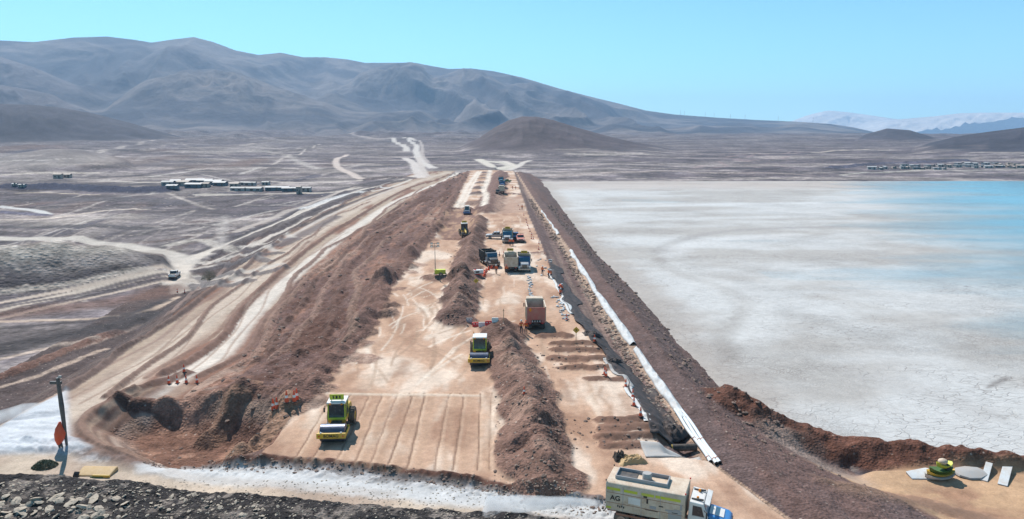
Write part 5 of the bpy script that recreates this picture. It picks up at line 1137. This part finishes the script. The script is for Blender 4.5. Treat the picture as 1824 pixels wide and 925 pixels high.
# ================================================================== LINER, PIPES, BAGS
def X_of(arr, y): return float(np.interp(y, G.Ys, arr[:, 0]))
def strip_sheet(name, fn, ya, yb, nv, nu, mat, thick=.02):
    q = MB(); vs_ = []
    yy = ya*(yb/ya)**np.linspace(0, 1, nv)
    for j, y in enumerate(yy):
        for i in range(nu):
            x, z = fn(i/(nu-1), y); vs_.append((x, y, G.z(x, y)+z))
    q.add(vs_, [(j*nu+i, j*nu+i+1, (j+1)*nu+i+1, (j+1)*nu+i) for j in range(nv-1) for i in range(nu-1)])
    o = q.build(name, mat, None, 0, 60); s_ = o.modifiers.new('solid', 'SOLIDIFY'); s_.thickness = thick; return o
def nz(a, b_, s): return float(vnoise(np.array([a]), np.array([b_]), s)[0])
yA, yB = G.at(1165, 775)[1], G.at(978, 470)[1]
def liner_fn(u, y):
    w = 2.6+.8*nz(y/7, .3, 601); l = X_of(b4, y)-.35+.6*nz(y/3.1, .7, 602)
    return l+u*w, .07+.10*abs(nz(u*5, y/1.6, 603))+.22*max(0, nz(y/4, u*2, 604)-.2)+(.12 if u == 0 else 0)
tag(strip_sheet('liner_sheet', liner_fn, yA, yB, 190, 12, M_liner), 'long creased black geomembrane sheet draped down the crest edge', 'liner')
def edge_fn(u, y):
    w = .55+.5*max(0, nz(y/5, .1, 611)); l = X_of(b4, y)-.7+.6*nz(y/3.1, .7, 602)
    return l+u*w, .06+.08*abs(nz(u*3, y/.9, 612))+.05*math.sin(u*3)
for ya, yb, lb_ in ((G.at(1012, 560)[1], G.at(985, 488)[1], 'pale grey geotextile edge beside the three crouching workers'), (G.at(1122, 690)[1], G.at(1085, 640)[1], 'grey geotextile flap beside the close pair of cones'), (G.at(1160, 752)[1], G.at(1118, 682)[1], 'grey geotextile margin beside the three cones in line')):
    tag(strip_sheet('geotextile_edge', edge_fn, ya, yb, 60, 7, M_lgrey if 'three c' not in lb_ else M_geo), lb_, 'geotextile')
def crumple(name, label, cat, loc, dims, mat, seed, rz=0.0):
    q = MB(); n = 22; vs_ = []
    for j in range(n):
        for i in range(n):
            u, v = i/(n-1)*2-1, j/(n-1)*2-1; e = max(0, 1-max(abs(u), abs(v))**4)
            vs_.append((u*dims[0]/2*(1+.15*nz(v*2, u, seed)), v*dims[1]/2*(1+.15*nz(u*2, v, seed+1)), dims[2]*e*(.45+.55*abs(nz(u*3.1, v*3.1, seed+2))+.3*abs(nz(u*7, v*7, seed+3)))-.05))
    q.add(vs_, [(j*n+i, j*n+i+1, (j+1)*n+i+1, (j+1)*n+i) for j in range(n-1) for i in range(n-1)])
    o = q.build(name, mat, None, 0, 35); o.location = loc; o.rotation_euler = (0, 0, rz); return tag(o, label, cat)
crumple('liner_heap', 'crumpled black liner heap at the near end of the sheet', 'liner', spot(1190, 770), (2.4, 3.6, .9), M_liner, 621, .5)
crumple('liner_heap', 'black liner fold beside the yellow diamond sign', 'liner', spot(1052, 598), (2.6, 2.2, .6), M_liner, 631, .2)
crumple('liner_heap', 'small black liner fold beside the grey flap', 'liner', spot(1092, 644), (2.0, 1.6, .5), M_liner, 641, .2)
rl = thing('liner_roll', 'black liner roll with yellow straps lying across the lane end', 'roll', spot(1208, 803), .03)
MB().lathe([(.0, -1.65), (.12, -1.65), (.12, -1.60), (.29, -1.60), (.30, -1.55), (.30, 1.55), (.29, 1.60), (.12, 1.60), (.12, 1.65), (.0, 1.65)], 'x', (0, 0, .29), 22).build('roll_body', M_black, rl)
for x in (-1.1, -.95, -.6): MB().lathe([(.305, -.04), (.312, -.04), (.312, .04), (.305, .04)], 'x', (x, 0, .29), 22).build('strap', M_yel, rl)
sh_ = strip_sheet('geotextile_mat', lambda u, y: (G.at(1150, 815)[0]+u*5.2, .04+.05*abs(nz(u*5, y*2, 651))), G.at(1200, 815)[1], G.at(1200, 807)[1], 10, 24, M_lgrey)
tag(sh_, 'grey geotextile strip in front of the black roll', 'geotextile')
crumple('spoil_sacks', 'dark and pale sack debris heap behind the water truck tank', 'debris', spot(1125, 822), (2.2, 1.3, .55), M_mud, 661, .2)
crumple('rubber_bundle', 'dark rubber bundle left of the sack debris', 'debris', spot(1104, 818), (1.0, .9, .75), M_black, 671, .2)
# white pipes and the sheet that covers them
yP0 = G.at(1278, 829)[1]
def pipe_x(y): return X_of(b5, y)-.25
for k, (dx, lb_) in enumerate(((-.34, 'left of the three white pipes at the near end'), (0.0, 'middle of the three white pipes at the near end'), (.34, 'right of the three white pipes at the near end'))):
    pt = thing('white_pipe', lb_, 'pipe', (0, 0, 0), 0, 'white pipes along the pipe bench')
    ya = yP0+(.35 if k == 0 else 0.0 if k == 1 else .15); yy = list(np.arange(ya, ya+11.5, .75)); q = MB()
    pts = [Vector((pipe_x(y)+dx+.06*math.sin(y*.7+k), y, G.z(pipe_x(y), y)+.24)) for y in yy]
    n = 14; vs_ = []
    for p in pts: vs_ += [(p.x+.155*math.cos(2*PI*i/n), p.y, p.z-.05+.155*math.sin(2*PI*i/n)) for i in range(n)]
    q.add(vs_, [(j*n+i, j*n+(i+1) % n, (j+1)*n+(i+1) % n, (j+1)*n+i) for j in range(len(pts)-1) for i in range(n)]); q.build('pipe_wall', M_pipe, pt)
    MB().lathe([(.0, .06), (.11, .06), (.115, -.015), (.160, -.015), (.161, .04)], 'y', (pts[0].x, pts[0].y, pts[0].z-.05), 16).build('dark_end', M_ink, pt)
    for s_ in (1.4, 5.2): MB().lathe([(.162, -.07), (.172, -.07), (.172, .07), (.162, .07)], 'y', (pts[int(s_/.75)].x, pts[int(s_/.75)].y, pts[int(s_/.75)].z-.05), 14).build('band', M_rust, pt)
def cover_fn(u, y):
    w = 1.0+.35*nz(y/4, .2, 681)-.5*ss(150, 230, y); xx = pipe_x(y)+(u-.5)*w+.18*nz(y/6, .9, 682)
    return xx,   .02+.36*(1-abs(2*u-1)**2.5)*(.75+.5*nz(u*4, y/1.2, 683))
for ya, yb, lb_ in ((yP0+9.5, G.at(1137, 622)[1], 'near white geotextile sheet covering the pipe row'), (G.at(1128, 615)[1], G.at(1018, 447)[1], 'long white geotextile sheet covering the middle of the pipe row'), (G.at(995, 418)[1], G.at(966, 375)[1], 'far white geotextile sheet on the pipe row')):
    tag(strip_sheet('pipe_cover', cover_fn, ya, yb, 160, 9, M_geo), lb_, 'geotextile')
# sand bags
_bag = []
for k in range(4):
    q = MB(); q.sphere((0, 0, .11), (.34, .20, .13), 12, 8); q.v = [(x*(1+.2*nz(x*6, y*6, 690+k)), y*(1+.25*nz(y*6, z*6, 695+k)), max(z+.05*nz(x*7, y*7, 699+k), 0)) for x, y, z in q.v]
    q.tube((.32, 0, .12), (.44, .02, .10), .06, .09, 8); _bag.append(q.mesh('sand_bag', M_geo))
def bag(px, py, label, grp):
    o = bpy.data.objects.new('sand_bag', random.choice(_bag)); COLL.objects.link(o); o.location = spot(px, py); o.rotation_euler = (0, 0, random.uniform(0, 6.3)); s_ = random.uniform(.65, 1.15); o.scale = (s_, s_, s_); tag(o, label, 'sand bag', grp)
for k in range(22): t2 = k/21; bag(941+6*t2+random.uniform(-2, 4), 492+48*t2+random.uniform(-1, 1), 'white bag in the line down the middle of the lane', 'white bags in the lane')
for k in range(24): t2 = k/23; bag(992+22*t2+random.uniform(-9, 4), 528+44*t2+random.uniform(-3, 3), 'white bag scattered beside the geotextile edge', 'white bags along the liner')
for k in range(12): bag(952+random.uniform(0, 30), 462+random.uniform(0, 30), 'white bag lying loose near the standing workers', 'loose white bags near the workers')

# ================================================================== THE ODDS AND ENDS AT THE EDGES
pb = spot(119, 793)
lp = thing('dark_post', 'tall dark post with short crossbar on the white bank', 'post', pb)
MB().tube((0, 0, -.3), (-.05, 0, 3.6), .10, .20, 10).tube((-.05, 0, 3.6), (-.10, 0, 6.2), .20, .15, 10).build('post_shaft', M_char, lp)
MB().box((-.3, 0, 5.75), (1.0, .2, .26)).build('crossbar', M_char, lp, .04); MB().box((.10, 0, 6.28), (.24, .2, .2)).build('post_cap', M_lgrey, lp, .03)
ob = MB().lathe([(.0, .25), (.18, .30), (.40, .8), (.44, 1.3), (.30, 1.9), (.10, 2.35), (.0, 2.4)], 'z', (0, 0, 0), 16)
ob.v = [(x+.10*nz(z*2, x*3, 701)+z*.1, y+.08*nz(z*2, y*3, 702), z) for x, y, z in ob.v]
obt = thing('orange_bundle', 'orange wrapped bundle standing at the foot of the dark post', 'bundle', (pb[0]-.45, pb[1]-.3, pb[2]-.1))
ob.build('bundle_cover', M_orange, obt); MB().tube((0, 0, 0), (.02, 0, .45), .07, .16, 8).build('bundle_foot', M_dark, obt); MB().tube((.22, .05, 0), (.15, 0, .4), .06, .12, 8).build('bundle_foot', M_dark, obt)
yt = thing('tarp_crate', 'tan and yellow covered slab lying on the sand by the stony ground', 'tarp', spot(173, 843), -.05)
MB().prism([(-.7, 0), (-.65, .25), (.5, .62), (.8, .55), (.85, 0)], -1.5, 1.45).build('tan_top', M_mud, yt, .08); B((.75, -.72, .22), (1.5, .16, .36)).build('yellow_edge', M_yel, yt, .06); MB().prism([(-.85, 0), (-.78, .3), (-.5, .65), (-.45, .6), (-.68, .2), (-.7, 0)], -1.65, -1.2).build('dark_strut', M_ink, yt); B((.4, -.82, .14), (1.1, .06, .14)).build('green_fold', M_green, yt, .02)
def shrub(label, loc, w, h, n, name='shrub'):
    t_ = thing(name, label, 'shrub', loc); q = MB(); st2 = MB()
    for k in range(n):
        a = random.uniform(0, 2*PI); rr = math.sqrt(random.random()); z = h*(1-rr*rr)*random.uniform(.15, 1.05); c_ = Vector((w[0]*rr*math.cos(a), w[1]*rr*math.sin(a), max(z, .04)))
        d = Vector((random.gauss(0, 1), random.gauss(0, 1), random.gauss(.5, .7))).normalized()*random.uniform(.10, .22); s2 = d.orthogonal().normalized()*.035
        q.add([c_-d*.5, c_+s2, c_+d*.5, c_-s2], [(0, 1, 2, 3)])
        if k % 30 == 0: st2.tube((0, 0, 0), c_, .018, .006, 5)
    q.build('foliage', M_leaf, t_); st2.build('stem', M_wood, t_); return t_
M_leaf = paint('dusty_leaf', (.055, .085, .045), .8, dust=.3)
shrub('low flat grey green shrub on the sand near the left edge', spot(80, 831), (1.0, .8), .55, 1500)
shrub('dark bushy tree standing alone beside the valley track', spot(373, 498), (1.9, 1.5), 2.6, 1500, 'bush')
# boards and tarps at the lower right
ws = thing('white_sheet', 'large pointed white sheet spread on the sand', 'sheet', spot(1636, 849), .1)
q = MB(); q.prism([(-.85, 0), (-.85, .12), (.7, .42), (1.1, .30), (1.1, 0)], -1.5, 1.5); q.v = [(x*(1-.45*max(0, -x)/1.5*(abs(y)/1.1)), y*(1 if x > -.5 else .55), z) for x, y, z in q.v]; q.build('sheet_top', M_geo, ws, .08)
bt = thing('kayak_stack', 'stack of white, yellow and green hulls with white hood on the sand', 'boat', spot(1672, 853), .12)
def hull(z, w, l, h, mat, name, dx=0):
    q = MB(); n = 14; rows = []
    for j in range(n):
        u = j/(n-1)*2-1; b_ = math.sqrt(max(0, 1-abs(u)**2.6)); lift = .25*u*u
        rows.append([(dx+u*l/2, -w/2*b_, z+lift+h), (dx+u*l/2, -w*.32*b_, z+lift+h*.3), (dx+u*l/2, 0, z+lift), (dx+u*l/2, w*.32*b_, z+lift+h*.3), (dx+u*l/2, w/2*b_, z+lift+h), (dx+u*l/2, 0, z+lift+h*.9)])
    q.add([v for rw in rows for v in rw], [(j*6+i, j*6+(i+1) % 6, (j+1)*6+(i+1) % 6, (j+1)*6+i) for j in range(n-1) for i in range(6)]); return q.build(name, mat, bt)
bt.scale = (1.15, 1.15, 1.15)
hull(.0, 1.3, 2.6, .34, M_geo, 'white_hull', .05); hull(.25, 1.15, 2.4, .32, M_yel, 'yellow_hull', .1); hull(.5, 1.0, 2.0, .34, M_green, 'green_hull', .1); hull(.9, .8, 1.3, .34, M_lime, 'lime_hull', .35)
MB().sphere((.2, 0, 1.5), (.38, .34, .24), 12, 8).build('white_hood', M_dirtyw, bt); B((.55, -.1, 1.0), (.35, .5, .6), top=(.6, .7)).build('dark_bag', M_ink, bt, .05)
gs = thing('grey_slab', 'grey rounded concrete slab beside the hull stack', 'slab', spot(1727, 846), .1)
q = MB(); q.lathe([(.0, .0), (1.25, .0), (1.45, .15), (1.40, .32), (.7, .46), (.0, .48)], 'z', (0, 0, 0), 9); q.v = [(x*1.1*(1+.2*nz(y, x, 722)), y*.75, z*(1+.25*nz(x, y, 721))) for x, y, z in q.v]; q.build('slab_body', M_lgrey, gs)
for lb_, px, py, l, w in (('shorter white board left of the longer one, lying on sand', 1757, 846, 3.2, .55), ('longer white board at the right frame edge on the sand', 1790, 851, 4.0, .75)):
    bo = thing('white_board', lb_, 'board', spot(px, py), .85); B((0, 0, .22), (l, w, .10)).build('board_top', M_geo, bo, .02); B((0, 0, .08), (l*.9, w*.6, .18)).build('board_bearer', M_mud, bo)

def settle(name, lx, ly):
    for o in [q for q in COLL.objects if q.name.split('.')[0] == name]:
        x, y, rz = o.location.x, o.location.y, o.rotation_euler.z; c_, n_ = math.cos(rz), math.sin(rz)
        def h_(a, b_): return G.z(x+a*c_-b_*n_, y+a*n_+b_*c_)
        e1, e2, f1, f2 = h_(-lx/2, 0), h_(lx/2, 0), h_(0, -ly/2), h_(0, ly/2)
        o.location.z = (e1+e2+f1+f2)/4-.03; o.rotation_euler = (math.atan2(f2-f1, ly), -math.atan2(e2-e1, lx), rz)
settle('white_board', 3.0, .8); settle('white_sheet', 2.6, 1.8); settle('kayak_stack', 2.2, 1.2); settle('grey_slab', 2.4, 1.8); settle('tarp_crate', 2.8, 1.3); yt.scale = (.95, .85, .6)
# ---- loose stones
def stone_mesh(k, flat=.6):
    q = MB(); q.sphere((0, 0, 0), 1, 7, 5); rr = random.Random(k); f_ = [rr.uniform(.7, 1.25) for _ in q.v]
    q.v = [(x*a, y*a, z*a*flat) for (x, y, z), a in zip(q.v, f_)]; return q
M_stone = paint('pale_stone', (.44, .37, .29), .95, dust=.5, dcol=(.17, .14, .12)); M_stone2 = paint('brown_stone', (.17, .115, .092), .95, dust=.4, dcol=(.28, .2, .16))
_st = [stone_mesh(k).mesh('stone', M_stone, 30) for k in range(8)]
base_o = bpy.data.objects['stony_ground']
cnt = 0
for k in range(900):
    px = random.uniform(0, 560)**1.0; py = random.uniform(856+max(0, px-150)*.12, 924)
    if random.random() > 1.1-px/620: continue
    x, y = G.at(px, py); s_ = random.choice([.05, .06, .08, .09, .12, .18])*random.uniform(.7, 1.3)
    if px < 230 and py > 885: s_ *= 2.0
    o = bpy.data.objects.new('stone', random.choice(_st)); COLL.objects.link(o); o.parent = base_o
    o.location = (x, y, G.z(x, y)+s_*.12); o.rotation_euler = (random.gauss(0, .3), random.gauss(0, .3), random.uniform(0, 6.3)); o.scale = (s_*random.uniform(.8, 1.6), s_, s_*random.uniform(.3, .7))
    cnt += 1
    if cnt >= 290: break
_sv = [np.array(stone_mesh(20+k).v) for k in range(6)]; _sf = np.array(MB().sphere((0, 0, 0), 1, 7, 5).f)
def scatter(name, mat, pts):
    V_, F_ = [], []; off_ = 0
    for (x, y, z, s_) in pts:
        v = _sv[random.randrange(6)]*np.array([s_*random.uniform(.7, 1.4), s_*random.uniform(.7, 1.4), s_*.8]); a = random.uniform(0, 6.3); c_, n_ = math.cos(a), math.sin(a)
        V_.append(np.stack([v[:, 0]*c_-v[:, 1]*n_+x, v[:, 0]*n_+v[:, 1]*c_+y, v[:, 2]+z], 1)); F_.append(_sf+off_); off_ += len(v)
    V_ = np.concatenate(V_); F_ = np.concatenate(F_); me = bpy.data.meshes.new(name); me.from_pydata(V_.tolist(), [], F_.tolist()); me.materials.append(mat)
    o = bpy.data.objects.new(name, me); COLL.objects.link(o); return o
pts = []
for k in range(3400):                                                          # clods on slopes, berms and the gravel lip
    m_ = random.random()
    if m_ < .10: x, y = G.at(random.uniform(880, 1000), random.uniform(590, 870))
    elif m_ < .16: x, y = G.at(random.choice([random.uniform(985, 1080), random.uniform(1075, 1170)]), random.choice([random.uniform(608, 660), random.uniform(742, 800)]))
    elif m_ < .22: x, y = G.at(random.uniform(785, 850), random.uniform(440, 580))
    elif m_ < .35: y = 58*(9 ** random.random()); u = random.random(); x = X_of(b2, y)*(1-u)+X_of(b3, y)*u
    elif m_ < .55: y = 60*(5 ** random.random()); x = X_of(b5, y)-random.uniform(.9, 2.6)
    elif m_ < .75: y = 56*(5 ** random.random()); u = random.random(); x = X_of(b6, y)*(1-u)+X_of(b7, y)*u
    else:
        x = random.uniform(-30, 8); j_ = np.searchsorted(ne[:, 0], x); y = float(np.interp(x, ne[:, 0], ne[:, 1]))-random.gauss(.7, .45)
    s_ = random.choice([.03, .04, .05, .06, .09, .13])*(1+y/300) if m_ < .22 else (random.choice([.05, .06, .08, .10, .14, .2])*(1+y/160) if m_ < .75 else random.choice([.02, .03, .04, .05, .08, .12])*random.uniform(.6, 1.2)); pts.append((x, y, G.z(x, y)+s_*.2, s_))
tag(scatter('loose_stones', M_stone2, pts), 'brown stones and clods strewn over the slopes', 'stones', None, 'stuff')
pts = []
for k in range(700):
    y = 60*(3.2 ** random.random()); x = X_of(b5, y)-random.uniform(.9, 2.4); s_ = random.choice([.05, .07, .1, .16]); pts.append((x, y, G.z(x, y)+s_*.2, s_))
for k in range(1500):
    x, y = G.at(random.uniform(-20, 1050), random.uniform(855, 930))
    if G.z(x, y) > -1.9 or x < -15: s_ = random.choice([.03, .04, .05, .07]); pts.append((x, y, G.z(x, y)+s_*.2, s_))
tag(scatter('pale_gravel', M_stone, pts), 'pale gravel scattered along the pipe bench and foreground', 'gravel', None, 'stuff')

# ================================================================== FAR BUILDINGS AND POLES
def building(label, px, py, w, d, h, wallm, roofm, grp, rz=0.0, gable=True):
    w, d, h = w*.85, d*.8, h*.72
    p = spot(px, py); t_ = thing('site_building', label, 'building', (p[0], p[1], p[2]-.2), rz, grp)
    B((0, 0, h/2), (w, d, h)).build('wall', wallm, t_)
    if gable: MB().prism([(-d/2-.3, h-.02), (0, h+d*.16), (d/2+.3, h-.02), (d/2+.3, h+.12), (0, h+d*.16+.14), (-d/2-.3, h+.12)], -w/2-.3, w/2+.3).build('roof', roofm, t_)
    else: B((0, 0, h+.12), (w+.4, d+.4, .24)).build('roof', roofm, t_)
    n = max(2, int(w/3.5))
    for k in range(n): 
        if k == n//2: B((-w/2+(k+.5)*w/n, -d/2-.02, 1.1), (1.0, .06, 2.1)).build('door', M_char, t_)
        else: B((-w/2+(k+.5)*w/n, -d/2-.02, h*.55), (w/n*.5, .06, .9)).build('window', M_glass, t_)
    return t_
camp = [(300, 330, 8, 6, 3, 1, 'pale hut left of the blue sheds'), (308, 336, 7, 5, 2.6, 0, 'low blue shed at the left end of the camp'), (314, 328, 7, 6, 3.2, 0, 'white roofed blue shed behind the left camp sheds'), (329, 331, 9, 7, 3.6, 2, 'tan shed between the blue camp sheds'), (349, 327, 13, 7, 3.4, 0, 'long white roofed shed in the camp back row, left'), (347, 334, 12, 6, 3, 0, 'blue walled shed in the camp front row'), (367, 327.5, 11, 7, 3.3, 0, 'white roofed shed in the camp back row, middle'), (366, 333, 6, 5, 3, 2, 'small tan shed in the camp front row'), (382, 329, 12, 7, 3.2, 0, 'white roofed shed in the camp back row, right'), (393, 331, 9, 6, 3, 0, 'blue shed at the right of the camp back row'), (419, 333, 6, 5, 3, 2, 'small tan hut by the camp road'), (437, 330, 6, 4, 2.6, 1, 'small white container right of the camp'), (446, 330.5, 8, 4, 2.6, 1, 'second white container right of the camp'), (474, 329.5, 5, 4, 2.6, 1, 'lone pale hut by the upper camp road'), (440, 340, 22, 5, 2.4, 1, 'long low white roof left of the lower camp row'), (495, 339, 16, 5, 2.6, 0, 'long blue shed in the lower camp row'), (517, 340.5, 10, 5, 2.6, 0, 'shorter blue shed in the lower camp row'), (533, 345, 3, 3, 5.5, 2, 'tall brown tower hut beside the lower camp row'), (546, 341, 6, 4, 3, 1, 'white cube hut right of the brown tower hut'), (40, 333, 4, 3, 2, 1, 'white hut at the left end of the dark bank'), (27, 331, 3, 3, 1.8, 1, 'tiny white hut left of the dark bank'), (104, 318, 6, 4, 4, 2, 'tan shed above the dark bank'), (121, 317, 5, 4, 3.4, 2, 'smaller tan shed above the dark bank')]
for px, py, w, d, h, c_, lb_ in camp: building(lb_, px, py, w, d, h, (M_wallb, M_lgrey, M_walltan)[c_], (M_roof, M_lgrey, M_walltan)[c_], 'camp buildings in the valley', random.uniform(-.15, .15))
rnd = random.Random(5); k = 0
for row, (y0_, n, xs, xe) in enumerate(((301, 11, 1545, 1690), (297, 10, 1600, 1740), (293.5, 8, 1700, 1820), (299, 9, 1720, 1822))):
    for i in range(n):
        px = xs+(xe-xs)*(i+rnd.uniform(.2, .8))/n; c_ = rnd.choice([0, 1, 1, 2, 1])
        building('small %s building, %s from left, %s row of the far settlement' % (('blue', 'white', 'tan')[c_], ORD[i], ('front left', 'middle', 'rear right', 'front right')[row]), px, y0_+rnd.uniform(-1.5, 1.5), rnd.uniform(3, 8), rnd.uniform(4, 6), rnd.uniform(1.8, 3.0), (M_wallb, M_lgrey, M_walltan)[c_], (M_lgrey, M_roof, M_walltan)[c_], 'settlement across the tailings flat', rnd.uniform(-.4, .4), rnd.random() < .6)
# poles along the long ridge
pole_m = MB().tube((0, 0, -8), (0, 0, 36), 1.0, .6, 6).mesh('pole_shaft', M_char); arm_m = MB().box((0, 0, 33), (9, .9, .9)).mesh('cross_arm', M_char)
for kk, px in enumerate((1212, 1219, 1256, 1272, 1301, 1327, 1386, 1448)):
    d = ray(px, float(np.interp(px, [1200, 1280, 1350, 1420, 1480], [204, 210, 214, 217, 221]))); r5 = 5560/math.hypot(d[0], d[1]); x, y = d[0]*r5, d[1]*r5
    t_ = thing('power_pole', 'slim power pole, %s from left on the long ridge skyline' % ORD[kk], 'pole', (x, y, MG.z(x, y)), 0.4, 'power poles on the ridge')
    for me in (pole_m, arm_m):
        o = bpy.data.objects.new(me.name.split('.')[0], me); COLL.objects.link(o); o.parent = t_

# ================================================================== WATER SPRAY
def spray(name, label, pts, dens, seed):
    """closed tapered plume along points (x, y, z, radius across, radius up)"""
    n = 16; q = MB(); vs_ = []
    for j, (x, y, z, ra, ru) in enumerate(pts):
        a_ = pts[min(j+1, len(pts)-1)]; b_ = pts[max(j-1, 0)]; d = Vector((a_[0]-b_[0], a_[1]-b_[1], 0)).normalized(); s_ = Vector((d.y, -d.x, 0))
        for i in range(n):
            t2 = 2*PI*i/n; w = 1+.18*nz(j*1.3, i*1.1, seed); p = Vector((x, y, z))+s_*ra*w*math.cos(t2)+Vector((0, 0, ru*w*math.sin(t2))); vs_.append(tuple(p))
    m_ = len(pts); q.add(vs_, [(j*n+i, j*n+(i+1) % n, (j+1)*n+(i+1) % n, (j+1)*n+i) for j in range(m_-1) for i in range(n)]+[tuple(range(n)), tuple(range((m_-1)*n, m_*n))])
    m = bpy.data.materials.new(name+'_mist'); m.use_nodes = True; nt = m.node_tree; nt.nodes.clear(); out = nt.nodes.new('ShaderNodeOutputMaterial'); v = nt.nodes.new('ShaderNodeVolumePrincipled')
    v.inputs['Color'].default_value = (.97, .98, 1, 1); g_ = nd(nt, 'ShaderNodeNewGeometry'); k_ = remap(nt, noise_node(nt, g_.outputs['Position'], .9, 3).outputs['Fac'], .22, .70, 0, dens); nt.links.new(k_, v.inputs['Density']); nt.links.new(v.outputs[0], out.inputs['Volume'])
    o = q.build(name, m); return tag(o, label, 'water spray', None, 'stuff')
tail = Vector(wt_loc)+Matrix.Rotation(WT_RZ, 3, 'Z') @ Vector((.5, -4.6, 1.0))
pl = []
for k in range(9):
    t2 = k/8; x, y = tail.x-t2*8.0, tail.y+t2*1.4; zg = G.z(x, y); pl.append((x, y, (tail.z+.1)*(1-t2)+(zg+.35)*t2+.15*math.sin(t2*PI), .22+1.3*t2, .16+.45*t2*(1.2-t2)))
spray('water_spray', 'white fan of water sprayed from the rear of the water truck', pl, 2.6, 731)
x0, y0 = on_plane(-10, 795, -3.5); pl = []
for k in range(8):
    t2 = k/7; x, y = x0-3+t2*8.5, y0+t2*3.2; pl.append((x, y, G.z(x, y)+.5+.5*t2*(1-t2), 1.6*(1-t2*.6), .9*(1-t2*.75)))
spray('water_mist', 'white mist drifting over the white bank at the left edge', pl, .8, 741)
# ================================================================== HAZE
def haze():
    x0, x1, y0, y1, z0, z1 = -19000, 19000, -600, 17600, -70, 930
    vs_ = [(x, y, z) for z in (z0, z1) for y in (y0, y1) for x in (x0, x1)]
    fs = [(0, 2, 3, 1), (4, 5, 7, 6), (0, 1, 5, 4), (2, 6, 7, 3), (0, 4, 6, 2), (1, 3, 7, 5)]
    me = bpy.data.meshes.new('haze'); me.from_pydata(vs_, [], fs)
    m = bpy.data.materials.new('haze_air'); m.use_nodes = True; nt = m.node_tree; nt.nodes.clear()
    out = nt.nodes.new('ShaderNodeOutputMaterial'); v = nt.nodes.new('ShaderNodeVolumePrincipled')
    v.inputs['Color'].default_value = (.46, .70, 1.0, 1); v.inputs['Density'].default_value = 0.88e-4; v.inputs['Anisotropy'].default_value = .1
    nt.links.new(v.outputs[0], out.inputs['Volume']); me.materials.append(m)
    o = bpy.data.objects.new('haze', me); COLL.objects.link(o); o['kind'] = 'stuff'
haze()
